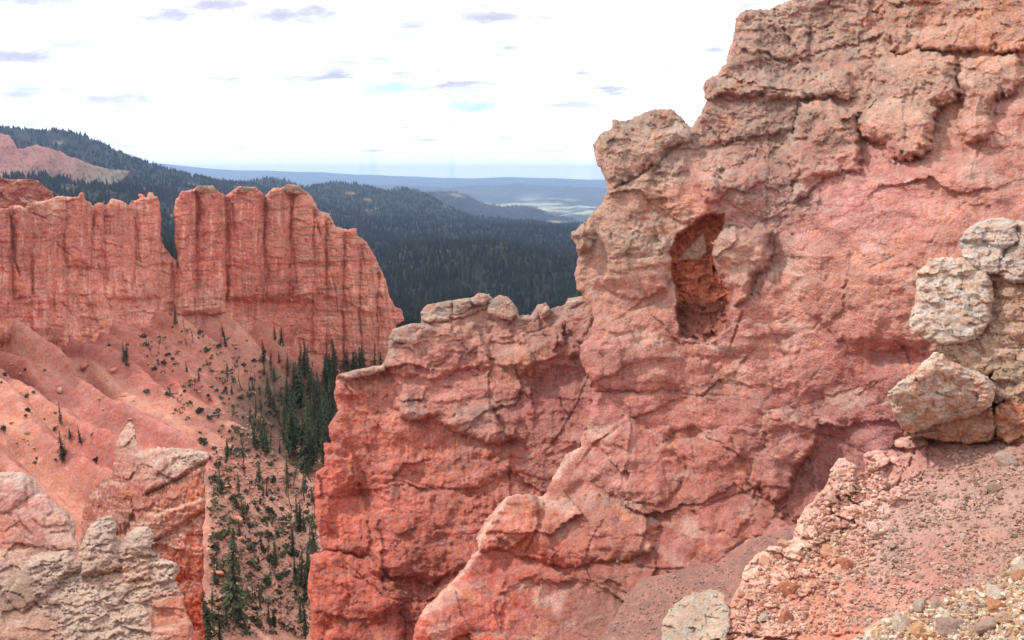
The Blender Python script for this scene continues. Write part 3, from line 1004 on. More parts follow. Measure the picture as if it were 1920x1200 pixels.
def fin_build(U, V, e, seed):
    r = Relief(U, V, seed, 13)
    lo = smooth((V - 700) / 160)
    r.add(28 * fbm(U / 120, V / 110, 4, seed + 5) + 6 * fbm(U / 45, V / 40, 3, seed + 6))
    # stepped sections: the fin runs away from the viewer to its left edge
    r.facet(120, 95, 9, 20, 1.0, .4, .1, .04)
    r.facet(44, 30, 4.5, 21, 1.1, .6, .5, .06, mask=1 - .5 * lo)
    r.facet(17, 12, 2.2, 22, 1.1, .7, .5, .08, mask=smooth(.55 + 1.4 * fbm(U / 60, V / 40, 3, seed + 7)))
    r.strata(74, 5.5, .05, 24, .16, 1, 2.2)
    r.strata(21, 1.6, .05, 25, .3, 1 - .4 * lo, .7)
    r.add(lo * (2.6 * ridged(r.wu / 22, V / 160, 3, seed + 30) + 1.3 * ridged(U / 7, V / 60, 3, seed + 31)))
    r.add(2.6 * smooth(3 * fbm(r.wu / 60, r.wv / 40, 3, seed + 33)))
    # upper storey stands back; caps overhang
    r.pad([(728, 745), (738, 735), (765, 738), (803, 757), (830, 778), (806, 786), (768, 791), (746, 785)], 24, 14)
    r.pad([(822, 792), (850, 773), (884, 760), (918, 760), (940, 786), (950, 808), (970, 798), (975, 812), (950, 825), (910, 829), (866, 815)], 32, 19)
    r.pad([(588, 860), (660, 850), (668, 880), (676, 925), (700, 1010), (690, 1040), (585, 1040), (575, 930)], 19, 22)
    r.pad([(575, 1040), (690, 1044), (760, 1120), (760, 1260), (570, 1260)], 26, 19)
    r.pad([(700, 905), (830, 925), (920, 935), (960, 1000), (930, 1060), (800, 1090), (700, 1080), (670, 1000)], 26, 36)
    r.pad([(940, 652), (985, 650), (1000, 668), (1000, 700), (975, 705), (945, 690)], 22, 19)
    r.pad([(1060, 560), (1110, 552), (1120, 640), (1080, 640), (1060, 610)], 26, 17)
    r.pad([(1035, 600), (1062, 590), (1066, 650), (1040, 660)], 19, 12)
    r.pad([(895, 650), (920, 645), (926, 690), (905, 705), (890, 690)], 14, 11)
    r.pad([(790, 610), (960, 600), (970, 640), (850, 660), (780, 700), (735, 730), (730, 660)], 13, 24)
    r.pad([(985, 690), (1100, 690), (1100, 830), (1000, 800)], -16, 31)
    r.crack([(908, 648), (918, 675), (926, 690), (917, 705), (917, 745), (920, 764), (938, 790), (950, 818), (957, 850), (954, 895), (958, 935)], 2.2, 11, 3)
    r.crack([(628, 832), (650, 845), (664, 860), (658, 882), (668, 902), (680, 930)], 2.4, 11, 2)
    r.crack([(864, 668), (858, 690), (840, 708), (828, 715)], 2, 7, 1)
    r.crack([(730, 715), (800, 722), (860, 732), (900, 725), (960, 705)], 1.8, 5, 2)
    r.crack([(860, 640), (920, 625), (975, 612)], 2, 7, 2)
    r.crack([(990, 625), (1040, 608), (1060, 590), (1100, 565)], 2.4, 9, 2)
    r.crack([(700, 890), (760, 900), (810, 915), (850, 935), (900, 940)], 2.2, 9, 3)
    r.crack([(590, 1040), (640, 1050), (690, 1090), (720, 1120), (780, 1135), (820, 1120)], 2.6, 11, 3)
    r.crack([(1108, 690), (1075, 770), (1060, 800), (1035, 830)], 2, 6, 2)
    for (a, b, c, d) in ((720, 700, 722, 760), (690, 700, 686, 800), (650, 720, 655, 800), (870, 870, 872, 960), (812, 940, 818, 1000), (620, 950, 622, 1010), (650, 1060, 652, 1180), (610, 1060, 606, 1190), (890, 840, 880, 900)):
        r.crack([(a, b), ((a + c) / 2 + 3, (b + d) / 2), (c, d)], 1.8, 5, 1)
    r.add(2.2 * fbm(r.wu / 8, r.wv / 6, 4, seed + 50, .6))
    h = r.h
    pts = [(850, 580, srgb(176, 142, 128)), (940, 570, srgb(182, 144, 130)), (760, 625, srgb(186, 158, 142), 40), (1010, 590, srgb(170, 124, 114)), (1090, 580, srgb(190, 136, 122)), (880, 630, srgb(204, 136, 122)), (780, 680, srgb(208, 132, 118)),
           (690, 700, srgb(216, 160, 142), 30), (700, 740, srgb(204, 106, 84)), (660, 800, srgb(198, 98, 76)), (980, 670, srgb(204, 138, 112), 40), (1080, 680, srgb(176, 112, 106)), (860, 720, srgb(196, 118, 110)), (1030, 760, srgb(176, 104, 100)),
           (770, 765, srgb(158, 130, 122), 28), (890, 795, srgb(160, 130, 122), 40), (800, 840, srgb(206, 110, 90)), (640, 900, srgb(210, 98, 78)), (720, 900, srgb(202, 104, 88)), (900, 860, srgb(196, 106, 90)), (1030, 850, srgb(176, 108, 96)),
           (620, 1000, srgb(208, 98, 78)), (740, 980, srgb(196, 98, 84)), (850, 1000, srgb(184, 96, 82)), (920, 930, srgb(184, 98, 82)), (780, 1060, srgb(160, 76, 64)), (650, 1100, srgb(184, 80, 62)), (700, 1170, srgb(160, 66, 54)), (600, 1150, srgb(196, 84, 62)), (870, 870, srgb(140, 96, 84), 22)]
    c = blend_cols(r.wu, r.wv, pts, 55)
    c = mixc(c, srgb(200, 132, 114), np.full(U.shape, .18, f32))
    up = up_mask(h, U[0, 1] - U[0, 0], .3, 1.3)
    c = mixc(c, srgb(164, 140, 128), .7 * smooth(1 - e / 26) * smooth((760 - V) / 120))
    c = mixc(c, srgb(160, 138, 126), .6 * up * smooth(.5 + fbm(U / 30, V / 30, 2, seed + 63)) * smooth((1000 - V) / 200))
    c = mixc(c, srgb(150, 108, 96), .7 * smooth(2.4 * fbm(r.wu / 34, r.wv / 16, 4, seed + 62) - .55))
    c = mixc(c, srgb(216, 122, 92), .5 * smooth(2.4 * fbm(U / 14, V / 90, 3, seed + 64) - .4) * lo)
    c = mixc(c, srgb(132, 58, 48), .4 * smooth(2.4 * fbm(U / 8, V / 80, 3, seed + 65) - .55))
    return h, c


fin = empty('rock_fin', tuple(place(850, 1150, 46.0)), 'blocky red fin of rock with knobbly grey caps between canyon and pierced wall', 'rock fin')
fin['kind'] = 'thing'
body('rock_face', fin_poly, fin_depth, fin_build, M_fin, step=2.05, R=12, thick=7, edge=2.6, seed=300, parent=fin, bulge=1.3, gain=1.06)


def lump_build(c1, c2, amp=1.0, cell=16, grey_up=.6, horiz=1.0, cr=()):
    def fn(U, V, e, seed):
        r = Relief(U, V, seed, 5)
        r.add(amp * (5 * fbm(U / 40, V / 32, 4, seed + 5)))
        r.facet(cell * 2.2, cell * 1.5, 3.4 * amp, 20, 1.1, .7, .25 * amp, .05)
        r.facet(cell, cell * .66, 1.9 * amp, 21, 1.1, .7, .2 * amp, .08)
        r.strata(cell * .9, 1.1 * amp * horiz, .06, 24, .3, 1, .5 * amp)
        for k in cr:
            r.crack(*k)
        r.add(amp * .9 * fbm(U / 5, V / 4, 3, seed + 50))
        c = mixc(np.broadcast_to(np.asarray(c1, f32), U.shape + (3,)), c2, smooth(.5 + 1.5 * fbm(U / 24, V / 18, 4, seed + 60)))
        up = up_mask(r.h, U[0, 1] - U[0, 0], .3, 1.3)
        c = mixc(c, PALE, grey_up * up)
        return r.h, c
    return fn


for i, p in enumerate((
        [(788, 586), (800, 571), (826, 567), (848, 563), (850, 590), (838, 602), (806, 606), (790, 600)],
        [(850, 563), (880, 559), (884, 575), (870, 588), (850, 590)],
        [(882, 562), (896, 549), (914, 551), (917, 562), (912, 572), (888, 572)],
        [(914, 572), (926, 561), (936, 552), (954, 558), (966, 572), (970, 590), (960, 602), (925, 596), (914, 586)],
        [(1006, 584), (1010, 570), (1024, 567), (1031, 578), (1030, 592), (1014, 598)],
        [(1062, 568), (1068, 559), (1092, 554), (1106, 566), (1100, 588), (1084, 600), (1066, 590)],
        [(734, 626), (742, 616), (766, 607), (800, 606), (806, 620), (800, 640), (774, 646), (740, 640)],
        [(640, 704), (662, 694), (700, 688), (722, 684), (722, 696), (690, 704), (650, 712)])):
    body('cap_rock', p, lambda U, V: fin_depth(U, V) - .9, lump_build(srgb(176, 152, 138), srgb(188, 138, 122), 1, 12), M_fin, step=1.75, R=9, thick=1.2, edge=1.6, seed=400 + 17 * i, parent=fin)

# ------------------------------------------------------------------ the long red wall across the canyon
far_depth = depth_fn([(0, 400, 113), (0, 640, 110), (330, 585, 141), (330, 400, 144), (450, 600, 152), (600, 400, 162), (560, 660, 163), (700, 600, 178), (745, 600, 187)])


def far_build(U, V, e, seed):
    r = Relief(U, V, seed, 5)
    flank = smooth((U - 520) / 70)
    r.add(7 * fbm(U / 60, V / 150, 4, seed + 5))
    for (x0, x1, t, b, H) in ((-60, 22, 380, 640, 14), (26, 58, 382, 560, 13), (60, 124, 400, 640, 5), (124, 172, 360, 500, 15), (176, 196, 376, 470, 6), (198, 252, 370, 560, 14), (254, 302, 362, 560, 12),
                              (60, 100, 480, 650, 7), (100, 130, 520, 660, 8), (170, 222, 540, 660, 12), (228, 300, 500, 640, 6), (300, 345, 480, 600, 8),
                              (326, 369, 352, 590, 20), (369, 424, 345, 590, 22), (430, 498, 348, 566, 18), (498, 545, 345, 570, 20), (545, 588, 345, 570, 18), (586, 612, 390, 690, 10), (612, 640, 400, 690, 13), (644, 674, 425, 690, 13), (676, 706, 450, 690, 11), (708, 736, 500, 690, 10)):
        m = 0.5 * (x0 + x1)
        r.pad([(x0 + 3, t + 6), (m, t - 6), (x1 - 3, t + 4), (x1, (t + b) / 2), (x1 + 2, b), (x0 - 2, b), (x0, (t + b) / 2)], H * 1.25, max(8, (x1 - x0) * .55))
    r.pad([(330, 590), (424, 572), (600, 548), (740, 600), (760, 720), (560, 700), (440, 610)], -7, 7)
    r.add((1.9 + 2.0 * flank) * ridged(r.wu / 22 - flank * V / 190, V / 160, 3, seed + 30) + (1.0 + 1.0 * flank) * ridged(U / 8 - flank * V / 70, V / 80, 3, seed + 31))
    low = smooth((V - 500) / 60) * smooth((330 - U) / 40)
    r.add(low * 4.5 * ridged((r.wu - .35 * V) / 24, V / 200, 2, seed + 34))
    r.strata(13, 1.5, .02, 24, .3, .6 + 1.0 * flank, 1.3)
    r.strata(44, 2.0, -.03, 25, .2, 1, 1.4)
    r.facet(30, 15, 2.6, 20, 1.0, .7, .4, .07)
    r.facet(9, 10, 1.0, 21, 1.0, .7, .3, .08, mask=.4 + .6 * flank)
    r.crack([(425, 568), (479, 559), (542, 553), (584, 546), (630, 540)], 2.6, 9)
    r.crack([(240, 593), (285, 588), (325, 580), (372, 574), (418, 572)], 2.4, 8)
    r.crack([(21, 405), (24, 440), (29, 492), (40, 526)], 3.2, 13)
    r.crack([(24, 425), (28, 445)], 4, 12)
    r.crack([(424, 352), (426, 420), (425, 480), (426, 566)], 2.4, 11)
    r.crack([(436, 385), (440, 430)], 4.5, 12)
    r.crack([(369, 372), (372, 405), (374, 416)], 2.2, 10)
    r.crack([(196, 384), (195, 432)], 2.0, 10)
    r.crack([(174, 385), (176, 440)], 1.8, 8)
    r.crack([(249, 380), (256, 440), (262, 500)], 1.6, 6)
    r.crack([(246, 480), (249, 490)], 3.5, 8)
    r.crack([(62, 400), (120, 424)], 3, 6)
    r.crack([(332, 440), (333, 490), (340, 520)], 2.4, 10)
    r.crack([(497, 360), (496, 440), (500, 500)], 1.8, 7)
    r.crack([(544, 370), (548, 470), (560, 560)], 1.8, 7)
    r.crack([(588, 400), (610, 470), (628, 540), (634, 600)], 2, 8)
    r.crack([(642, 430), (650, 500), (660, 600)], 2, 8)
    r.crack([(676, 460), (690, 540), (700, 620)], 2, 7)
    r.crack([(0, 570), (40, 571), (62, 572)], 2, 4)
    r.add(.7 * fbm(U / 5, V / 5, 3, seed + 50))
    h = r.h
    pts = [(0, 450, srgb(188, 98, 84)), (60, 420, srgb(178, 98, 86)), (100, 380, srgb(196, 146, 122), 22), (150, 400, srgb(196, 108, 90)), (100, 520, srgb(206, 114, 96)), (40, 600, srgb(196, 104, 90)), (180, 480, srgb(198, 108, 92)), (230, 430, srgb(204, 114, 98)),
           (280, 440, srgb(212, 124, 104)), (250, 400, srgb(220, 158, 138), 12), (270, 540, srgb(210, 124, 104)), (200, 580, srgb(220, 136, 112)), (290, 580, srgb(222, 150, 134), 24), (370, 400, srgb(196, 104, 86)), (380, 500, srgb(196, 102, 84)), (390, 560, srgb(214, 146, 130), 20),
           (460, 400, srgb(192, 102, 84)), (480, 500, srgb(188, 100, 82)), (540, 380, srgb(190, 116, 96)), (560, 450, srgb(206, 124, 102)), (540, 520, srgb(192, 98, 80)), (600, 500, srgb(210, 124, 104)), (520, 620, srgb(200, 118, 102)), (600, 620, srgb(206, 114, 96)), (650, 520, srgb(200, 118, 98)),
           (690, 560, srgb(204, 136, 114)), (660, 620, srgb(190, 112, 96)), (740, 590, srgb(190, 110, 92))]
    c = blend_cols(r.wu, r.wv, pts, 38)
    c = mixc(c, srgb(214, 142, 120), np.full(U.shape, .22, f32))
    c = mixc(c, srgb(228, 164, 142), .55 * smooth(2.6 * fbm((U - flank * V * .12) / 8, V / 80, 3, seed + 64) - .35))
    c = mixc(c, srgb(158, 76, 64), .5 * smooth(2.6 * fbm((U - flank * V * .1) / 7, V / 60, 3, seed + 65) - .5))
    c = mixc(c, srgb(150, 112, 96), .7 * smooth(2.6 * fbm(U / 50, V / 4, 3, seed + 66) - .4) * (.55 + flank))
    c = mixc(c, srgb(206, 168, 146), .7 * smooth(1 - e / 9) * smooth((480 - V) / 60) * smooth(2 * fbm(U / 20, V / 20, 2, seed + 67)))
    c = mixc(c, srgb(214, 150, 130), .5 * np.exp(-((V - 577 + (U - 330) * .1) / 7) ** 2) * smooth((430 - U) / 30))
    return h, c


lw = empty('red_cliff', tuple(place(170, 640, 120.0)), 'fluted red cliff at the left edge with small spires on its rim', 'cliff')
lw_poly = [(-420, 350), (-380, 372), (-300, 366), (-240, 384), (-160, 380), (-90, 388), (0, 391), (17, 392), (20, 386), (34, 384), (48, 390), (52, 381), (76, 377), (100, 372), (108, 367), (133, 369), (146, 367), (150, 360), (157, 362), (160, 376), (169, 379), (174, 386), (181, 380), (192, 381),
           (196, 386), (203, 381), (208, 373), (219, 374), (231, 377), (240, 384), (246, 377), (258, 373), (264, 370), (266, 363), (269, 369), (275, 370), (279, 360), (285, 361), (287, 367), (296, 369), (300, 380), (301, 404), (302, 442),
           (308, 462), (318, 476), (333, 492), (352, 510), (358, 640), (300, 660), (180, 690), (0, 710), (-420, 740)]
body('rock_face', lw_poly, lambda U, V: far_depth(U, V) + 1.5, far_build, M_far, step=1.8, R=6, thick=14, edge=2.2, seed=500, parent=lw, gain=1.42)
rw = empty('red_cliff', tuple(place(540, 660, 165.0)), 'tall red cliff of upright pillars sloping down to the pine grove', 'cliff')
rw_poly = [(334, 492), (329, 458), (325, 396), (329, 375), (340, 358), (362, 356), (369, 349), (400, 349), (412, 360), (422, 366), (433, 358), (446, 351), (479, 351), (496, 366), (510, 354), (527, 352), (537, 346), (560, 348),
           (583, 367), (600, 397), (617, 400), (629, 425), (650, 431), (667, 427), (671, 442), (687, 454), (704, 483), (721, 517), (729, 550), (740, 576), (752, 579), (758, 600), (742, 610), (748, 740), (560, 740), (440, 650), (330, 630)]
body('rock_face', rw_poly, far_depth, far_build, M_far, step=1.7, R=7, thick=16, edge=2.2, seed=500, parent=rw, gain=1.42)
for i, p in enumerate(([(366, 356), (370, 348), (400, 348), (408, 357), (404, 362), (372, 361)], [(442, 357), (448, 350), (478, 350), (484, 357), (478, 362), (448, 362)], [(530, 354), (538, 345), (560, 347), (570, 358), (560, 364), (536, 362)])):
    body('cap_rock', p, lambda U, V: far_depth(U, V) - 2.6, lump_build(srgb(206, 164, 138), srgb(186, 140, 118), .7, 8), M_far, step=1.5, R=4, thick=4, edge=.8, seed=560 + 9 * i, parent=rw)

mesa = empty('rock_block', tuple(place(50, 390, 172.0)), 'squat dark red block with a pale flat top behind the left cliff', 'rock block')
body('rock_face', [(-260, 338), (0, 334), (19, 336), (68, 337), (79, 345), (90, 355), (99, 359), (103, 374), (110, 410), (-260, 420)], depth_fn([(0, 350, 168), (100, 350, 180), (0, 400, 166)], True),
     lump_build(srgb(176, 92, 76), srgb(196, 116, 96), .9, 12, .9), M_far, step=1.5, R=5, thick=20, edge=1.2, seed=600, parent=mesa)


def pink_build(U, V, e, seed):
    r = Relief(U, V, seed, 4)
    r.add(7 * fbm(U / 40, V / 40, 3, seed) + 5.5 * ridged((r.wu - .5 * V) / 13, V / 90, 3, seed + 1) + 2.4 * ridged((U - .5 * V) / 5, V / 50, 2, seed + 2) + 1.5 * fbm(U / 4, V / 4, 3, seed + 8))
    c = blend_cols(r.wu, r.wv, [(0, 300, srgb(206, 136, 124)), (60, 300, srgb(200, 132, 122)), (110, 310, srgb(190, 128, 118)), (150, 325, srgb(178, 134, 120)), (200, 335, srgb(164, 148, 132)), (235, 325, srgb(168, 152, 132)), (10, 345, srgb(220, 164, 144)), (90, 345, srgb(160, 130, 112))], 26)
    c = mixc(c, srgb(196, 160, 140), .6 * smooth(2.2 * fbm((U - .5 * V) / 7, V / 60, 3, seed + 3) - .3))
    c = mixc(c, srgb(110, 96, 80), .7 * smooth(3 * fbm(U / 9, V / 9, 3, seed + 4) - .5) * smooth((V - 290) / 40))
    return r.h, c


pk = empty('pink_bluff', tuple(place(110, 350, 1290.0)), 'eroded pink bluff on the flank of the dark wooded mountain', 'bluff')
body('rock_face', [(-300, 262), (-120, 240), (0, 250), (19, 254), (27, 269), (31, 279), (48, 277), (58, 273), (65, 271), (92, 277), (125, 290), (150, 300), (177, 310), (208, 320), (222, 319), (246, 320), (240, 329), (219, 344), (196, 366), (170, 380), (-300, 400)],
     depth_fn([(0, 250, 1330), (0, 350, 1240), (240, 325, 1420), (120, 350, 1280)], True), pink_build, M_far, step=1.5, R=4, thick=110, edge=2.4, seed=640, parent=pk, gain=.8)

# ------------------------------------------------------------------ crests at the lower left
def crest_build(pts, bw, cell, knob, flut, pads=(), cracks=(), greys=(), grey=.8):
    def fn(U, V, e, seed):
        r = Relief(U, V, seed, 6)
        r.add(9 * fbm(U / 70, V / 60, 4, seed + 5))
        kn = np.zeros(U.shape, f32)
        for g in greys:
            kn = np.maximum(kn, smooth(sdf_poly(r.wu, r.wv, g) / 10 + .5))
        r.facet(cell * 3, cell * 2, 5, 20, 1.1, .7, 1.2, .05)
        r.facet(cell, cell * .62, knob * 2.4, 21, 1.1, .8, knob * .8, .09, mask=.4 + .6 * kn)
        r.facet(cell * .45, cell * .3, knob * 1.6, 22, 1.1, .8, knob * .4, .1, mask=.4 + .6 * kn)
        f1, e1 = facets(r.wu / (cell * 1.5), (r.wv + .25 * U) / (cell * .55), seed + 70, 1.0, 1.0)
        f2, e2 = facets(r.wu / (cell * .7), (r.wv + .25 * U) / (cell * .3), seed + 71, 1.0, 1.0)
        r.add(kn * knob * (3.0 * f1 + 2.0 * f2 - 1.6 * np.exp(-(e1 / .1) ** 2)))
        r.add((1 - kn) * flut * (2.4 * ridged(U / 7, V / 24, 3, seed + 31) + 1.3 * ridged(r.wu / 16, V / 60, 2, seed + 32)))
        r.strata(30, 2.2, -.1, 24, .2, 1, 1)
        for p in pads:
            r.pad(*p)
        for k in cracks:
            r.crack(*k)
        r.add((.7 + .8 * kn) * fbm(U / 5, V / 4, 3, seed + 50))
        c = blend_cols(r.wu, r.wv, pts, bw)
        c = mixc(c, mixc(np.broadcast_to(srgb(196, 154, 144), c.shape), srgb(220, 178, 166), smooth(.5 + 1.5 * fbm(U / 12, V / 8, 3, seed + 61))), grey * kn)
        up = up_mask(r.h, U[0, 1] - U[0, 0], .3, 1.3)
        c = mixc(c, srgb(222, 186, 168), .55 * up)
        c = mixc(c, srgb(228, 156, 128), .55 * smooth(2.6 * fbm(U / 4, V / 9, 3, seed + 66) - .3) * (1 - kn) * min(1.0, flut))
        c = mixc(c, srgb(170, 88, 72), .45 * smooth(2.4 * fbm(U / 6, V / 20, 3, seed + 65) - .5) * (1 - kn))
        return r.h, c
    return fn


k5 = empty('rock_fin', tuple(place(280, 1190, 24.0)), 'pinkish fin with a flat pale cap ledge and orange side face at lower left', 'rock fin')
k5['kind'] = 'thing'
body('rock_face', [(150, 1000), (160, 932), (190, 900), (210, 885), (216, 842), (228, 810), (243, 791), (253, 798), (256, 835), (262, 846), (288, 840), (325, 838), (352, 842), (390, 848), (392, 860), (383, 876), (385, 940), (379, 1000), (383, 1050), (378, 1130), (389, 1260), (140, 1260)],
     depth_fn([(250, 800, 28), (390, 850, 25.5), (385, 1200, 22.5), (160, 950, 28), (270, 925, 25), (250, 1200, 23)]),
     crest_build([(240, 820, srgb(206, 166, 148), 24), (230, 870, srgb(196, 126, 112)), (290, 870, srgb(212, 164, 150)), (350, 860, srgb(206, 176, 158), 30), (200, 950, srgb(196, 120, 104)), (250, 930, srgb(204, 118, 98)), (330, 930, srgb(212, 122, 94)), (370, 900, srgb(216, 120, 92)), (310, 985, srgb(206, 144, 122)),
                  (360, 1050, srgb(216, 104, 78)), (340, 1150, srgb(206, 96, 72)), (370, 1180, srgb(206, 92, 70)), (230, 1000, srgb(216, 160, 144)), (180, 1060, srgb(206, 150, 132))], 32, 14, 1.0, 2.4,
                 pads=[([(255, 850), (325, 836), (394, 846), (394, 862), (372, 876), (330, 898), (285, 918), (268, 928), (256, 900)], 18, 9), ([(165, 930), (200, 900), (240, 910), (252, 960), (235, 1000), (165, 1000)], 16, 20),
                       ([(276, 968), (330, 950), (384, 930), (384, 955), (340, 985), (300, 1010), (280, 1012)], 12, 8), ([(255, 850), (300, 842), (318, 870), (290, 900), (262, 905)], 10, 12)],
                 cracks=[([(268, 930), (300, 916), (345, 894), (388, 868)], 3, 12), ([(281, 1016), (320, 1004), (360, 980), (384, 956)], 3, 10), ([(256, 850), (250, 900), (262, 950)], 3, 9)],
                 greys=[[(330, 842), (394, 846), (394, 862), (350, 886), (300, 910), (320, 880)]]), M_fin, step=2, R=8, thick=5, edge=3.6, seed=700, parent=k5)
k6 = empty('rock_crest', tuple(place(60, 1100, 21.5)), 'rounded pink crest with pale top at the left edge', 'rock crest')
body('rock_face', [(-260, 900), (-180, 868), (-90, 880), (0, 886), (40, 884), (60, 894), (76, 910), (86, 926), (106, 944), (126, 958), (142, 985), (140, 1010), (160, 1040), (170, 1090), (160, 1260), (-260, 1260)],
     depth_fn([(0, 900, 22.5), (130, 970, 21.5), (0, 1050, 20), (100, 1100, 19.5)]),
     crest_build([(30, 895, srgb(222, 190, 178), 24), (20, 930, srgb(206, 140, 128)), (80, 950, srgb(214, 158, 146)), (60, 990, srgb(206, 134, 122)), (20, 1010, srgb(206, 124, 104)), (110, 990, srgb(216, 170, 156)), (30, 1060, srgb(208, 170, 154)), (100, 1040, srgb(200, 140, 126))], 28, 16, .7, .5,
                 pads=[([(-90, 884), (40, 880), (62, 896), (64, 925), (20, 960), (-90, 960)], 14, 16), ([(50, 925), (90, 930), (128, 960), (130, 985), (80, 985), (50, 960)], 12, 14), ([(-90, 1036), (60, 1030), (120, 1060), (100, 1100), (-90, 1100)], 12, 10)],
                 cracks=[([(10, 950), (30, 980), (50, 1010), (90, 1030)], 3, 8)]), M_fin, step=2.1, R=10, thick=4, edge=2, seed=740, parent=k6, gain=.95)
k7 = empty('rock_crest', tuple(place(180, 1200, 12.5)), 'crumbly grey limestone crest with knobs in the lower left corner', 'rock crest')
body('rock_face', [(-240, 1190), (-90, 1150), (0, 1112), (14, 1090), (48, 1062), (58, 1042), (90, 1034), (130, 1032), (142, 1050), (160, 1000), (168, 984), (186, 970), (208, 967), (220, 984), (216, 1008), (232, 1016), (240, 1000), (254, 990), (276, 986), (290, 1002), (284, 1030), (300, 1046), (330, 1054), (336, 1070), (328, 1090), (344, 1120),
                   (350, 1150), (362, 1170), (358, 1260), (-240, 1260)],
     depth_fn([(100, 1190, 13), (200, 980, 15.6), (300, 1060, 14.8), (340, 1190, 13.4), (60, 1060, 14.4), (0, 1190, 12.8)]),
     crest_build([(100, 1080, srgb(190, 164, 146)), (40, 1110, srgb(164, 134, 116)), (200, 990, srgb(184, 164, 150)), (180, 1040, srgb(180, 146, 126)), (265, 1000, srgb(190, 168, 154)), (262, 1070, srgb(206, 154, 124)), (310, 1060, srgb(190, 172, 158)), (150, 1130, srgb(206, 178, 158)), (250, 1140, srgb(212, 182, 160)), (310, 1150, srgb(206, 126, 102), 26), (60, 1180, srgb(196, 150, 130)), (200, 1190, srgb(206, 178, 156))], 32, 19, 1.25, .35,
                 pads=[([(160, 990), (186, 968), (212, 966), (222, 985), (218, 1030), (226, 1070), (180, 1080), (150, 1075)], 24, 20), ([(236, 1000), (276, 984), (292, 1002), (286, 1040), (240, 1050)], 20, 14), ([(230, 1045), (280, 1045), (280, 1090), (228, 1088)], 10, 8),
                       ([(54, 1045), (130, 1030), (148, 1060), (90, 1120), (40, 1150), (14, 1120)], 18, 22), ([(286, 1050), (338, 1056), (332, 1090), (290, 1090)], 14, 12), ([(270, 1130), (330, 1150), (340, 1180), (290, 1180)], -8, 6)],
                 greys=[[(150, 985), (186, 962), (230, 966), (294, 980), (345, 1050), (345, 1120), (290, 1125), (270, 1180), (330, 1195), (330, 1270), (70, 1270), (100, 1180), (60, 1130), (54, 1050), (130, 1026), (146, 1040)]], grey=.3), M_pale, step=1.9, R=9, thick=3, edge=2.4, seed=780, parent=k7, gain=.9)

# ------------------------------------------------------------------ talus under the great wall
def talus_build(U, V, e, seed):
    r = Relief(U, V, seed, 8)
    r.add(12 * fbm(U / 90, V / 60, 4, seed) + 2.2 * fbm(U / 9, V / 6, 4, seed + 1) + 2.5 * fbm((U + V) / 22, V / 60, 3, seed + 2))
    c = mixc(np.broadcast_to(srgb(168, 118, 108), U.shape + (3,)).astype(f32), srgb(150, 110, 102), smooth(.5 + fbm(U / 50, V / 40, 3, seed + 3)))
    c = mixc(c, srgb(186, 124, 108), .7 * smooth(2 * fbm(U / 16, V / 12, 3, seed + 4)))
    return r.h, c


o = body('talus_slope', [(1060, 1290), (1130, 1190), (1200, 1085), (1290, 1066), (1335, 1060), (1365, 1040), (1405, 1012), (1445, 1000), (1480, 986), (1560, 960), (1760, 920), (1760, 1290)],
         depth_fn([(1200, 1080, 26.3), (1480, 990, 25.6), (1700, 940, 24), (1300, 1200, 21.5), (1100, 1260, 23), (1500, 1150, 19)]), talus_build, M_soil, step=2.5, R=5, thick=1.0, edge=2, seed=800, bulge=.3, back=False)
tag(o, kind='structure')

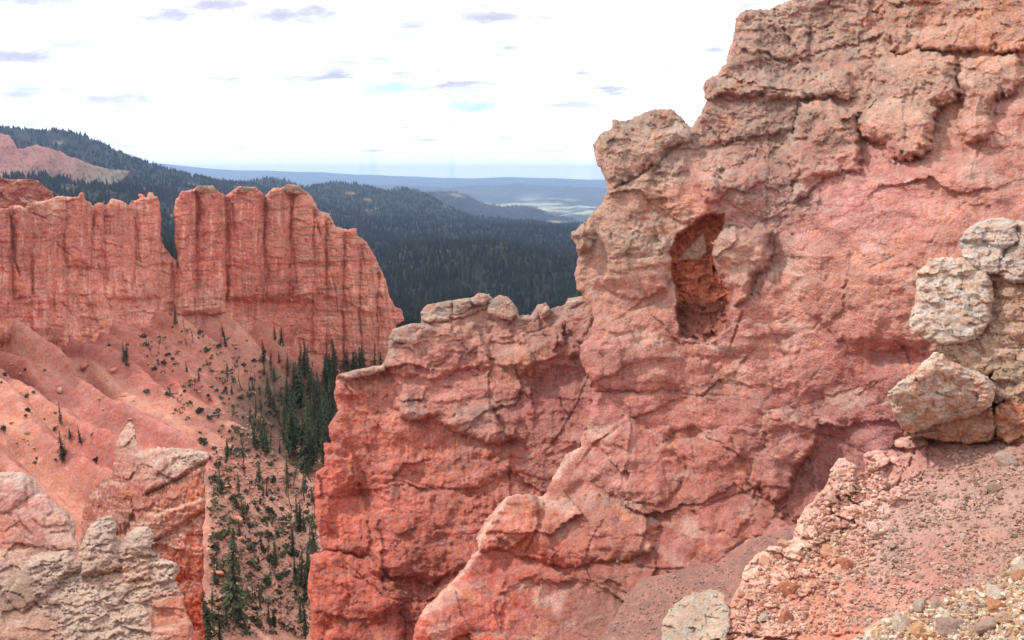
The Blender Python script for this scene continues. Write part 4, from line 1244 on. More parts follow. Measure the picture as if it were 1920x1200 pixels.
# ------------------------------------------------------------------ the near slope at the lower right
def slope_build(U, V, e, seed):
    r = Relief(U, V, seed, 9)
    scree = smooth((U - 1560 - (1010 - V) * .75 + 60 * fbm(U / 70, V / 60, 3, seed)) / 130)
    lu = 1 - scree
    r.add(12 * fbm(U / 110, V / 80, 4, seed + 5) + 3 * fbm(U / 26, V / 20, 3, seed + 6))
    r.facet(88, 60, 18, 20, 1.1, .7, 3.0, .05, mask=lu)
    r.facet(34, 22, 13, 21, 1.1, .8, 3, .07, mask=.12 + .88 * lu)
    r.facet(15, 9, 6, 22, 1.1, .8, 2, .09, mask=.3 + .7 * lu)
    f, ed = facets((U + .9 * V) / 13, (V - .35 * U) / 5.5, seed + 23, .9, .9)
    chips = smooth(.35 + 1.6 * fbm((U + V) / 80, V / 50, 3, seed + 8))
    r.add(scree * chips * (5 * f - 2.2 * np.exp(-(ed / .12) ** 2)))
    f, ed = facets((U + .6 * V) / 6.5, (V - .35 * U) / 3.4, seed + 25, .9, .9)
    r.add((.3 + .7 * scree) * 2.2 * f)
    r.pad([(1558, 872), (1580, 858), (1602, 872), (1606, 910), (1590, 940), (1556, 932)], 22, 14)
    r.pad([(1545, 930), (1610, 925), (1606, 985), (1530, 1000), (1520, 970)], 14, 16)
    r.pad([(1616, 848), (1700, 820), (1985, 815), (1985, 850), (1800, 880), (1690, 900), (1640, 930), (1620, 900)], 12, 24)
    r.pad([(1430, 1050), (1500, 1020), (1550, 1030), (1530, 1080), (1440, 1090)], 12, 14)
    r.pad([(1455, 1105), (1500, 1095), (1520, 1110), (1500, 1125), (1460, 1122)], 14, 8)
    r.pad([(1540, 1040), (1570, 1022), (1590, 1050), (1560, 1070)], 12, 9)
    r.pad([(1380, 1110), (1415, 1100), (1420, 1135), (1385, 1140)], 12, 8)
    r.pad([(1540, 1160), (1600, 1140), (1650, 1160), (1640, 1190), (1560, 1190)], 14, 14)
    r.strata(15, 1.6, .25, 26, .3, lu, .8)
    r.add(2.4 * fbm(U / 7, V / 5, 4, seed + 50, .6))
    pts = [(1580, 890, srgb(218, 172, 152), 30), (1640, 870, srgb(206, 142, 130)), (1720, 850, srgb(202, 136, 124)), (1850, 850, srgb(186, 132, 120)), (1560, 960, srgb(208, 142, 126)), (1500, 1000, srgb(220, 170, 150)), (1440, 1060, srgb(220, 166, 144)), (1420, 1120, srgb(214, 148, 124)),
           (1500, 1100, srgb(212, 130, 104)), (1560, 1050, srgb(214, 146, 120)), (1540, 1160, srgb(208, 130, 108)), (1450, 1180, srgb(204, 136, 116)), (1640, 980, srgb(216, 170, 158)), (1720, 920, srgb(204, 150, 140)), (1760, 960, srgb(190, 148, 136)), (1860, 930, srgb(182, 142, 128)), (1680, 1010, srgb(186, 146, 134)),
           (1640, 1050, srgb(196, 152, 138)), (1740, 1040, srgb(192, 132, 120)), (1820, 1030, srgb(190, 138, 122)), (1900, 1000, srgb(176, 132, 116)), (1680, 1110, srgb(206, 136, 118)), (1620, 1150, srgb(204, 130, 110)), (1780, 1090, srgb(196, 132, 118)), (1600, 900, srgb(210, 150, 136))]
    c = blend_cols(r.wu, r.wv, pts, 42)
    c = mixc(c, srgb(180, 148, 134), .5 * scree * chips * smooth(2 * fbm((U + V) / 60, (V - .4 * U) / 30, 3, seed + 9) + .1))
    c = mixc(c, srgb(226, 192, 172), .6 * lu * smooth(2.4 * fbm(U / 13, V / 9, 3, seed + 60) - .35))
    c = mixc(c, srgb(206, 120, 92), .5 * lu * smooth(2.4 * fbm(U / 30, V / 22, 3, seed + 61) - .4))
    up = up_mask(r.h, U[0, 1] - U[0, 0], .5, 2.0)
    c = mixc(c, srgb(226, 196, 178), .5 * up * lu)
    return r.h, c


slope_depth = depth_fn([(1300, 1150, 7.9), (1400, 1090, 8.3), (1500, 960, 9.4), (1580, 870, 10), (1700, 820, 10.2), (1920, 815, 9.1), (1920, 1000, 6.9), (1600, 1100, 7.3), (1420, 1190, 7.0), (1920, 1200, 5.2), (1700, 950, 8.7)])
near_slope = body('rocky_slope', [(1240, 1290), (1270, 1200), (1330, 1170), (1366, 1132), (1386, 1100), (1398, 1062), (1412, 1048), (1440, 1026), (1462, 1024), (1486, 1010), (1492, 985), (1503, 960), (1530, 932), (1550, 906), (1557, 880), (1570, 862), (1584, 858), (1600, 868), (1612, 888), (1622, 888), (1618, 852), (1640, 844),
                                  (1664, 846), (1680, 826), (1720, 812), (1990, 800), (2260, 780), (2260, 1290)], slope_depth, slope_build, M_soil, step=2.0, R=9, thick=1.6, edge=3.4, seed=820, back=False, gain=1.1)
tag(near_slope, kind='structure')


def rubble_build(U, V, e, seed):
    r = Relief(U, V, seed, 8)
    r.add(9 * fbm(U / 80, V / 60, 4, seed + 5))
    f, ed = facets(U / 24, V / 15, seed + 23, .9, .9)
    r.add(5.5 * f - 1.6 * np.exp(-(ed / .1) ** 2))
    f2, ed = facets((U + .5 * V) / 10, V / 6, seed + 25, .9, .9)
    r.add(3.0 * f2 - 1.2 * np.exp(-(ed / .12) ** 2) + 1.2 * fbm(U / 5, V / 4, 3, seed + 50))
    _, _, i, j, _, _ = cells((U + .5 * V) / 10, V / 6, seed + 25)
    k = hash01(i, j, seed + 60)
    c = np.broadcast_to(srgb(212, 172, 138), U.shape + (3,)).astype(f32)
    c = mixc(c, srgb(228, 208, 186), smooth((k - .45) / .2))
    c = mixc(c, srgb(196, 166, 154), smooth((k - .75) / .1))
    c = mixc(c, srgb(204, 132, 104), smooth((.14 - k) / .08))
    c = mixc(c, srgb(206, 150, 110), .5 * smooth(2 * fbm(U / 40, V / 30, 3, seed + 61)))
    return r.h, c


rub_poly = [(1570, 1290), (1590, 1204), (1640, 1166), (1690, 1150), (1712, 1132), (1760, 1126), (1800, 1112), (1832, 1104), (1880, 1076), (1904, 1056), (1990, 1046), (2260, 980), (2260, 1290)]
rub_depth = depth_fn([(1920, 1060, 5.6), (1760, 1130, 5.9), (1600, 1200, 6.2), (1920, 1200, 4.6), (1700, 1260, 5.2)], True)
rub = body('rubble_bank', rub_poly, rub_depth, rubble_build, M_soil, step=2.1, R=9, thick=.8, edge=4, seed=860, back=False, gain=.95)
tag(rub, kind='structure')

# ------------------------------------------------------------------ blocks of the pale outcrop on the right
out_depth = depth_fn([(1700, 740, 9.4), (1740, 560, 9.8), (1860, 440, 9.8), (1960, 440, 9.2), (1960, 800, 8.7), (1750, 815, 9.6)])
OUT = [
    ('boulder', [(1804, 454), (1811, 437), (1836, 422), (1856, 416), (1880, 414), (1900, 420), (1904, 448), (1878, 470), (1868, 510), (1846, 508), (1830, 496), (1807, 472)], -.28, 26, srgb(198, 186, 178), srgb(210, 178, 160), 'rounded grey boulder with pitted front, topmost on the outcrop'),
    ('boulder', [(1903, 418), (2110, 418), (2110, 524), (1900, 526), (1872, 512), (1880, 474), (1904, 450)], -.2, 24, srgb(194, 180, 172), srgb(206, 172, 154), 'grey boulder at the frame edge right of the topmost pitted boulder'),
    ('boulder', [(1724, 512), (1740, 498), (1744, 490), (1785, 487), (1819, 489), (1832, 498), (1846, 512), (1854, 532), (1858, 560), (1852, 600), (1832, 627), (1811, 640), (1770, 641), (1740, 633), (1716, 626), (1710, 603), (1714, 582), (1721, 569), (1722, 540)], -.22, 30, srgb(214, 196, 184), srgb(212, 172, 148), 'squarish pale block jutting out left under the topmost boulder'),
    ('boulder', [(1840, 512), (1870, 514), (1902, 528), (2110, 524), (2110, 560), (1920, 566), (1860, 556), (1850, 530)], -.02, 14, srgb(206, 156, 126), srgb(196, 146, 122), 'small orange wedge stone squeezed under the topmost grey boulders'),
    ('boulder', [(1850, 560), (1920, 568), (2110, 562), (2110, 626), (1850, 630), (1834, 622)], -.05, 18, srgb(206, 164, 136), srgb(204, 156, 130), 'tan block right of the squarish pale block at the frame edge'),
    ('boulder', [(1762, 646), (1815, 632), (1856, 630), (2110, 628), (2110, 670), (1920, 674), (1864, 690), (1846, 704), (1812, 694), (1786, 680), (1764, 662)], -.08, 14, srgb(214, 176, 150), srgb(206, 156, 130), 'thin cracked pale layer between the squarish block and the wedge boulder'),
    ('boulder', [(1671, 741), (1687, 722), (1725, 697), (1740, 676), (1755, 664), (1786, 684), (1820, 700), (1850, 711), (1863, 727), (1860, 750), (1852, 761), (1819, 776), (1777, 787), (1740, 795), (1710, 806), (1694, 798), (1679, 775)], -.34, 34, srgb(218, 190, 174), srgb(210, 156, 130), 'large wedge boulder with sloping pale top jutting left low on the outcrop'),
    ('boulder', [(1866, 694), (1920, 678), (2110, 672), (2110, 738), (1890, 744), (1868, 750), (1862, 728)], -.1, 20, srgb(190, 158, 136), srgb(206, 168, 144), 'tan boulder right of the wedge boulder across a dark joint'),
    ('boulder', [(1868, 768), (1892, 750), (2110, 742), (2110, 820), (1892, 826), (1870, 808)], -.12, 20, srgb(216, 138, 102), srgb(196, 142, 116), 'orange block at the foot of the outcrop by the frame edge'),
    ('boulder', [(1700, 812), (1762, 792), (1820, 780), (1854, 768), (1862, 792), (1858, 822), (1822, 826), (1762, 820)], -.14, 14, srgb(212, 150, 118), srgb(200, 150, 122), 'flat orange slab under the large wedge boulder'),
]
for i, (nm, p, off, R, c1, c2, lab) in enumerate(OUT):
    cr = ()
    if i == 2:
        cr = (([(1752, 580), (1780, 575), (1830, 585), (1850, 586)], 2, 8, 2), ([(1780, 540), (1815, 545), (1850, 552)], 2.2, 9, 3), ([(1802, 500), (1806, 530)], 2, 6, 1))
    if i == 6:
        cr = (([(1780, 684), (1800, 700), (1830, 708), (1856, 716)], 2, 7, 2), ([(1715, 792), (1770, 780), (1830, 764)], 2, 7, 2), ([(1700, 750), (1740, 735), (1790, 745)], 2, 4, 2))
    if i == 5:
        cr = (([(1820, 648), (1860, 654), (2110, 650)], 2.2, 9, 2), ([(1850, 632), (1852, 652)], 2, 7, 1), ([(1900, 654), (1905, 676)], 2, 7, 1))
    ob = body(nm, p, (lambda off: lambda U, V: out_depth(U, V) + off)(off), lump_build(c1, c2, 1.9, 17, .45, .9, cr), M_pale, step=1.9, R=R * .6, thick=.6, edge=4, seed=900 + 13 * i, bulge=1.0, gain=.9, grow=5.5)
    ob.name = nm
    tag(ob, lab, 'boulder', 'blocks of the pale outcrop')
core = body('bedrock_core', [(1755, 515), (1850, 470), (2110, 440), (2110, 830), (1720, 822), (1712, 790), (1800, 700), (1776, 640)], lambda U, V: out_depth(U, V) + .10, lump_build(srgb(204, 144, 116), srgb(178, 124, 104), 1.2, 14, .3), M_pale, step=3, R=10, thick=1.0, edge=2, seed=1100)
tag(core, 'cracked orange bedrock showing in the joints behind the pale outcrop blocks', 'bedrock')
bl = body('boulder', [(1240, 1290), (1241, 1168), (1252, 1146), (1268, 1130), (1300, 1112), (1330, 1106), (1346, 1107), (1360, 1120), (1368, 1140), (1372, 1165), (1360, 1200), (1340, 1290)], lambda U, V: slope_depth(U, V) - .15 + 0 * U, lump_build(srgb(206, 188, 170), srgb(218, 174, 148), 2.2, 14, .5), M_pale, step=1.5, R=22, thick=.7, edge=4, seed=1150, gain=.8)
tag(bl, 'pale knobbly boulder at the bottom edge left of the rocky slope', 'boulder')

# ------------------------------------------------------------------ vegetation
M_bark = plain_mat('grey_brown_bark', (0.10, 0.075, 0.06), attr=False, var=.3, scale=9)
M_needle = plain_mat('dark_pine_needles', (0.060, 0.076, 0.040), attr=False, var=.35, scale=3)
M_bush = plain_mat('grey_green_scrub', (0.075, 0.082, 0.046), attr=False, var=.3, scale=3)
M_log = plain_mat('bleached_wood', (0.30, 0.25, 0.21), attr=False, var=.25, scale=6)
M_stone = stone_mat('loose_stone', 0.12, 1.0, .12, .3)


def tube(pts, rad, n=6):
    pts = np.asarray(pts, float)
    V, Q = [], []
    for k, p in enumerate(pts):
        a = np.arange(n) * 2 * np.pi / n
        d = pts[min(k + 1, len(pts) - 1)] - pts[max(k - 1, 0)]
        d /= np.linalg.norm(d)
        s = np.cross(d, [0.31, 0.9, 0.2])
        s /= np.linalg.norm(s)
        q = np.cross(d, s)
        V.append(p + rad[k] * (np.cos(a)[:, None] * s + np.sin(a)[:, None] * q))
    for k in range(len(pts) - 1):
        for i in range(n):
            j = (i + 1) % n
            Q.append((k * n + i, k * n + j, (k + 1) * n + j, (k + 1) * n + i))
    return np.concatenate(V), np.array(Q)


def conifer_meshes(i, spread, whorls, bare, fill, lean=.02):
    """unit-height trunk and crown: whorls of drooping branches, each a few needle sprays"""
    r = np.random.default_rng(50 + i)
    bend = r.normal(0, lean, (5, 2)).cumsum(0)
    zs = np.array([-.03, .2, .45, .7, .99])
    tp = np.c_[bend - bend[0], zs]
    tv, tq = tube(tp, np.array([.020, .015, .011, .007, .002]))
    trunk = np_mesh('trunk', tv, tq)
    V, Q = [], []
    for k in range(whorls):
        t = bare + (1 - bare) * (k + r.uniform(0, .8)) / whorls
        ax = np.array([np.interp(t, zs, tp[:, 0]), np.interp(t, zs, tp[:, 1])])
        nb = r.integers(4, 7)
        for b in range(nb):
            if r.random() > fill:
                continue
            a = r.uniform(0, 2 * np.pi)
            L = spread * (1.03 - t) ** .75 * r.uniform(.45, 1.15) * (0.6 + .4 * min(1, (t - bare) / .12 + .2))
            dr = np.array([np.cos(a), np.sin(a)])
            for s in range(9):
                f = (s + .7) / 9
                c = np.array([*(ax + dr * L * f + r.normal(0, .09 * L, 2)), t - .35 * L * f * f + r.normal(0, .004) + .004])
                w = L * (.15 - .07 * f) * r.uniform(.6, 1.4) + .003
                l = L * .13 + .003
                side = np.array([-dr[1], dr[0], r.normal(0, .35)])
                fwd = np.array([dr[0], dr[1], -.45 + r.normal(0, .25)])
                n = len(V)
                V += [c - fwd * l, c + side * w, c + fwd * l * 1.2, c - side * w]
                Q.append((n, n + 1, n + 2, n + 3))
    n = len(V)
    top = np.array([tp[-1, 0], tp[-1, 1], 1.0])
    for b in range(4):
        a = b * np.pi / 2
        V += [top + (0, 0, .02), top + (np.cos(a) * .016, np.sin(a) * .016, -.06), top + (np.cos(a + 1) * .01, np.sin(a + 1) * .01, -.09), top + (0, 0, -.03)]
        Q.append((n + 4 * b, n + 4 * b + 1, n + 4 * b + 2, n + 4 * b + 3))
    crown = np_mesh('crown', np.array(V), np.array(Q), smooth_shade=False)
    for m, mt in ((trunk, M_bark), (crown, M_needle)):
        m.materials.append(mt)
    return trunk, crown


KIND = {'slim': [conifer_meshes(i, .13, 44, .06, .95) for i in (0, 1, 2)], 'full': [conifer_meshes(i, .19, 38, .08, .95) for i in (3, 4)],
        'sparse': [conifer_meshes(i, .17, 26, .30, .62, .03) for i in (5, 6)], 'bare': [conifer_meshes(i, .10, 14, .35, .28, .03) for i in (7, 8)]}


def ray_ground(u, v, lo=52, hi=230, n=360):
    """where the line of sight through a picture point first meets the ground"""
    u = np.asarray(u, float)
    v = np.asarray(v, float)
    d = np.geomspace(lo, hi, n)
    r = place(u, v, np.ones_like(u))
    hd = np.hypot(r[:, 0], r[:, 1])
    X = r[:, 0:1] / hd[:, None] * d
    Y = r[:, 1:2] / hd[:, None] * d
    Z = r[:, 2:3] / hd[:, None] * d
    G = ground_z(X, Y)
    k = np.argmax(Z <= G, axis=1)
    k[~(Z <= G).any(1)] = n - 1
    i = np.arange(len(u))
    return np.stack([X[i, k], Y[i, k], G[i, k]], 1)


def pine(pos, h, kind, label, group=None, k=0):
    tr, cr = KIND[kind][k % len(KIND[kind])]
    t = empty('pine_tree', tuple(pos), label, 'pine tree', group)
    t.rotation_euler = (random.gauss(0, .02), random.gauss(0, .02), random.uniform(0, 6.28))
    w = random.uniform(.85, 1.2)
    t.scale = (h * w, h * w, h)
    for nm, me in (('trunk', tr), ('crown', cr)):
        o = bpy.data.objects.new(nm, me)
        COL.objects.link(o)
        o.parent = t
    return t


NAMED = [  # picture place of the foot, height in pixels, kind, label
    (447, 1174, 152, 'slim', 'tallest pine of the canyon floor, dark and slender with a thin top'),
    (117, 871, 46, 'full', 'dark bushy pine standing among the gullies above the pink crest'),
    (115, 803, 34, 'slim', 'slim pine on the gullied slope uphill of the dark bushy pine'),
    (152, 836, 28, 'slim', 'small green pine on the bare rib right of the dark bushy pine'),
    (132, 832, 18, 'full', 'tiny round-topped pine between two gullies of the salmon slope'),
    (237, 677, 27, 'full', 'small full pine high on the slope below the fluted cliff'),
    (329, 617, 32, 'slim', 'dark slim pine right at the foot of the first red pillar'),
    (297, 656, 22, 'sparse', 'leaning little pine on the rib below the notch in the cliff'),
    (362, 652, 22, 'sparse', 'thin pine alone on the pale slope below the red pillars'),
    (425, 654, 26, 'slim', 'slim pine halfway down the pale rib below the pillar block'),
    (495, 682, 38, 'full', 'full leafy pine on open slope under the dark undercut of the cliff'),
    (524, 684, 22, 'slim', 'short pine beside the full leafy pine on the open slope'),
    (539, 707, 28, 'slim', 'small upright pine at the upper edge of the dark grove'),
    (470, 703, 22, 'bare', 'leaning half-dead pine on the salmon slope'),
    (427, 722, 32, 'sparse', 'loose wide pine with gaps in its crown on the mid slope'),
    (455, 732, 40, 'bare', 'scraggly tall pine with few branches on the mid slope'),
    (512, 772, 64, 'bare', 'tall thin-branched grey pine left of the dark grove'),
    (490, 774, 24, 'full', 'small rounded pine at the foot of the tall thin-branched pine'),
    (425, 872, 32, 'slim', 'dark young pine on the floor beyond the flat pale ledge'),
    (455, 876, 52, 'sparse', 'yellowish green pine on the floor with an open crown'),
    (487, 906, 32, 'full', 'compact dark pine at the edge of the grove shade'),
    (419, 932, 48, 'slim', 'narrow column-like pine just right of the orange fin face'),
    (392, 1204, 92, 'full', 'broad dark pine cut by the bottom edge beside the orange fin face'),
    (413, 1206, 52, 'slim', 'shorter dark pine at the bottom edge next to the broad one'),
    (572, 1198, 64, 'slim', 'slender pine at the bottom edge close to the tall red fin'),
    (550, 1047, 52, 'slim', 'slim pine on the floor near the stepped ledge of the red fin'),
    (517, 1062, 52, 'slim', 'straight slim pine in the middle of the littered floor'),
    (500, 1047, 36, 'sparse', 'sparse small pine left of the straight slim pine'),
]
pp = ray_ground([n[0] for n in NAMED], [n[1] for n in NAMED])
for k, (n, p) in enumerate(zip(NAMED, pp)):
    pine(p, n[2] * np.linalg.norm(p) / F * 1.15, n[3], n[4], None, k)


def in_poly(poly, n, r):
    p = np.asarray(poly, float)
    out = []
    while len(out) < n:
        q = r.uniform(p.min(0), p.max(0), (400, 2))
        s = sdf_poly(q[:, 0].astype(f32), q[:, 1].astype(f32), poly)
        out += [tuple(x) for x in q[s > 0]]
    return np.array(out[:n])


rt = np.random.default_rng(77)
for poly, n, h0, h1, kinds, label, group in (
        ([(556, 730), (566, 690), (590, 688), (640, 716), (640, 770), (626, 830), (612, 880), (590, 900), (560, 880), (528, 850), (530, 790)], 62, 4.5, 8.5, ('slim', 'slim', 'full', 'sparse', 'slim'), 'dark slender pine crowded into the grove at the foot of the red fin', 'pines of the dark grove'),
        ([(476, 700), (540, 680), (556, 730), (530, 800), (524, 880), (470, 840), (462, 760)], 26, 1.8, 3.8, ('slim', 'sparse', 'slim', 'full'), '', 'pines on the open edge left of the grove'),
        ([(612, 694), (640, 690), (720, 700), (724, 716), (640, 716), (620, 704)], 20, 4.5, 8.0, ('slim', 'slim', 'full'), 'dark pine in the row behind the low pale ledge of the red fin', 'pines behind the low ledge'),
        ([(508, 640), (540, 648), (536, 656), (510, 648)], 4, 2.5, 3.6, ('slim',), 'small dark pine tucked against the foot of the sloping cliff flank', 'pines at the cliff foot'),
        ([(250, 640), (340, 600), (450, 625), (560, 700), (550, 760), (500, 840), (420, 830), (300, 760), (200, 700)], 26, 1.2, 3.0, ('slim', 'sparse', 'full', 'bare'), '', 'small pines of the salmon slope'),
        ([(530, 890), (592, 890), (596, 1040), (580, 1190), (556, 1180), (540, 1000), (520, 930)], 34, 1.6, 4.2, ('slim', 'sparse', 'slim', 'bare'), 'small thin pine on the shaded floor along the red fin', 'small pines along the red fin'),
        ([(396, 850), (470, 850), (530, 900), (540, 1190), (396, 1190), (388, 1000)], 34, 1.0, 2.4, ('slim', 'full', 'sparse'), 'very small pine on the littered canyon floor', 'small pines on the canyon floor')):
    q = in_poly(poly, n, rt)
    pos = ray_ground(q[:, 0], q[:, 1])
    for k, p in enumerate(pos):
        kd = kinds[k % len(kinds)]
        u_, v_ = q[k]
        lk = {'slim': 'dark narrow', 'full': 'broad bushy', 'sparse': 'loose gappy', 'bare': 'thin half-bare'}[kd]
        if 'open edge' in group:
            wh = 'spaced out left of the dark grove, ' + ('uphill part' if v_ < 760 else 'downhill part')
        elif 'grove' in group:
            wh = 'at the uphill tip of the dark grove' if v_ < 735 else 'at the low end of the dark grove' if v_ > 850 else 'on the open left edge of the dark grove' if u_ < 562 else 'pressed against the red fin beside the grove' if u_ > 612 else 'in the thick of the dark grove'
        elif 'ledge' in group:
            wh = 'behind the low pale ledge, near its outer end' if u_ < 655 else 'behind the low pale ledge, near the grey caps' if u_ > 690 else 'behind the middle of the low pale ledge'
        elif 'cliff' in group:
            wh = 'tucked against the foot of the sloping cliff flank'
        elif 'salmon' in group:
            wh = 'high on the salmon slope under the pillars' if v_ < 680 else 'on the salmon slope just uphill of the grove' if u_ > 460 else 'halfway down the salmon slope'
        elif 'along' in group:
            wh = 'on the shaded floor just below the grove' if v_ < 950 else 'on the floor by the stepped ledge of the red fin' if v_ < 1070 else 'on the floor near the bottom edge by the red fin'
        else:
            wh = ('beside the orange fin face' if u_ < 440 else 'out in the open') + (' on the upper littered floor' if v_ < 960 else ' on the lower littered floor' if v_ > 1080 else ' on the middle littered floor')
        pine(p, rt.uniform(h0, h1), kd, lk + ' pine ' + wh, lk + ' ' + group, k)


def bush_mesh(i):
    r = np.random.default_rng(90 + i)
    V, Q = [], []
    for k in range(46):
        d = r.normal(0, 1, 3)
        d /= np.linalg.norm(d)
        c = d * r.uniform(.45, 1.0) * np.array([.5, .5, .4]) + (0, 0, .32)
        a, b = r.normal(0, .13, 3), r.normal(0, .13, 3)
        n = len(V)
        V += [c - a, c + b, c + a, c - b]
        Q.append((n, n + 1, n + 2, n + 3))
    m = np_mesh('shrub', np.array(V), np.array(Q), smooth_shade=False)
    m.materials.append(M_bush)
    return m


BUSH = [bush_mesh(i) for i in range(4)]
q = np.concatenate([in_poly([(300, 600), (440, 640), (560, 690), (560, 760), (520, 860), (400, 850), (290, 760), (200, 650)], 90, rt), in_poly([(0, 700), (120, 690), (260, 840), (150, 880), (60, 880), (0, 850)], 16, rt),
                    in_poly([(392, 850), (480, 800), (540, 880), (590, 900), (600, 1050), (575, 1190), (396, 1190)], 130, rt)])
pos = ray_ground(q[:, 0], q[:, 1])
for k, p in enumerate(pos):
    o = bpy.data.objects.new('shrub', BUSH[k % 4])
    COL.objects.link(o)
    s = rt.choice([.25, .35, .45, .7]) * rt.uniform(.8, 1.2)
    o.location = p
    o.scale = (s * rt.uniform(.8, 1.5), s * rt.uniform(.8, 1.5), s)
    o.rotation_euler = (0, 0, rt.uniform(0, 6.28))
    u_, v_ = q[k]
    sz = 'tiny' if s < .4 else 'small' if s < .62 else 'larger'
    if v_ < 850 and u_ > 199:
        wh = 'close under the pillar foot' if v_ < 665 else 'on the salmon slope uphill of the dark grove' if u_ > 470 else 'low on the salmon slope' if v_ > 760 else 'on the middle of the salmon slope'
    elif v_ < 900 and u_ < 270:
        wh = 'among the gullies above the pink crest'
    else:
        wh = ('beside the orange fin face' if u_ < 450 else 'along the red fin' if u_ > 545 else 'in the open') + (' on the upper canyon floor' if v_ < 930 else ' on the lower canyon floor' if v_ > 1080 else ' on the middle canyon floor')
    tag(o, sz + ' dark green shrub ' + wh, 'shrub', sz + ' shrubs ' + wh)

for k, (u, v, L, a) in enumerate(((440, 785, 5.5, .1), (400, 782, 3.5, -.1), (480, 740, 3, .9), (560, 930, 4, 1.2), (520, 985, 3.5, .2), (470, 1005, 3, .5), (545, 860, 4, .6), (430, 1120, 3, -.3), (560, 1010, 3, 1.4), (500, 830, 4.5, .7))):
    p = ray_ground([u], [v])[0]
    tv, tq = tube([(-L / 2, 0, 0), (0, .05 * L, .03), (L / 2, 0, .02)], [.16, .12, .05])
    o = link('fallen_log', np_mesh('fallen_log', tv, tq), M_log)
    o.location = p + (0, 0, .12)
    o.rotation_euler = (0, random.gauss(0, .1), a)
    tag(o, ('longest bleached fallen trunk, lying across the slope left of the grove', 'short fallen trunk just left of the longest one', 'fallen trunk on the slope uphill of the grove', 'fallen trunk pointing downhill below the grove by the red fin', 'fallen trunk in the middle of the upper floor', 'small fallen trunk left of the mid floor trunk', 'fallen trunk at the low end of the grove', 'fallen trunk low on the floor near the tallest pine', 'small fallen trunk pointing along the red fin', 'fallen trunk where the slope meets the littered floor')[k], 'log')

# ------------------------------------------------------------------ loose stones
import bmesh


def stone_mesh(i, sub, c1, flat=.75):
    r = np.random.default_rng(200 + i)
    bm = bmesh.new()
    bmesh.ops.create_icosphere(bm, subdivisions=sub, radius=1)
    n = r.normal(0, 1, (13, 3))
    n /= np.linalg.norm(n, axis=1)[:, None]
    dd_ = r.uniform(.62, 1.0, 13)
    for v in bm.verts:
        d = np.array(v.co)
        d /= np.linalg.norm(d)
        k = n @ d
        s = np.min(np.where(k > .05, dd_ / np.maximum(k, .05), 9))
        v.co = d * min(s, 1.25) * np.array([1, .8, flat]) * .5 * (1 + .03 * r.normal())
    me = bpy.data.meshes.new('stone')
    bm.to_mesh(me)
    bm.free()
    a = me.color_attributes.new('col', 'FLOAT_COLOR', 'POINT')
    c = np.ones((len(me.vertices), 4), f32)
    c[:, :3] = np.asarray(c1) * (1.22, 1.1, 1.0)
    a.data.foreach_set('color', c.ravel())
    me.materials.append(M_stone)
    return me


def on_body(name, u, v):
    B = BODIES[name]
    i = int(np.argmin(np.abs(B['U'][0] - u)))
    j = int(np.argmin(np.abs(B['V'][:, 0] - v)))
    return B['P'][j, i], float(B['Z'][j, i])


def put_stone(me, bname, u, v, px, label, group=None, name='stone', lift=.18):
    p, z = on_body(bname, u, v)
    s = px * z / F
    o = bpy.data.objects.new(name, me)
    COL.objects.link(o)
    o.location = p + np.array([0, 0, lift * s])
    o.scale = (s, s * random.uniform(.7, 1.1), s * random.uniform(.7, 1.0))
    o.rotation_euler = (random.gauss(0, .35), random.gauss(0, .35), random.uniform(0, 6.28))
    tag(o, label, 'stone', group)
    return o


BIG = [(1864, 1122, 48, (226, 214, 206), 'large angular white stone with a reddish underside on the rubble bank'), (1868, 1146, 42, (212, 150, 116), 'orange-brown stone tucked below the large angular white stone'),
       (1781, 1186, 62, (176, 156, 150), 'broad flat grey-mauve stone at the bottom edge of the rubble bank'), (1726, 1192, 42, (220, 176, 130), 'tan stone at the bottom edge left of the broad flat grey one'),
       (1725, 1144, 44, (190, 176, 168), 'grey lump at the upper left rim of the rubble bank'), (1760, 1140, 40, (186, 168, 160), 'long grey-mauve stone right of the grey lump on the bank rim'),
       (1688, 1182, 46, (210, 198, 188), 'pale slab lying low on the left end of the rubble bank'), (1776, 1158, 30, (226, 212, 194), 'flat cream stone above the broad flat grey-mauve stone'),
       (1804, 1138, 17, (238, 230, 220), 'small bright white stone in the yellowish gravel'), (1850, 1182, 44, (190, 166, 160), 'mauve stone at the bottom edge right of the broad flat one'),
       (1876, 1168, 40, (212, 184, 158), 'tan stone leaning below the orange-brown stone'), (1910, 1066, 36, (232, 222, 212), 'white stone on the crest of the rubble bank at the frame edge'), (1914, 1088, 34, (206, 152, 122), 'orange stone under the white crest stone at the frame edge')]
for i, (u, v, px, c, lab) in enumerate(BIG):
    put_stone(stone_mesh(i, 3, srgb(*c)), rub.name, u, v, px, lab)
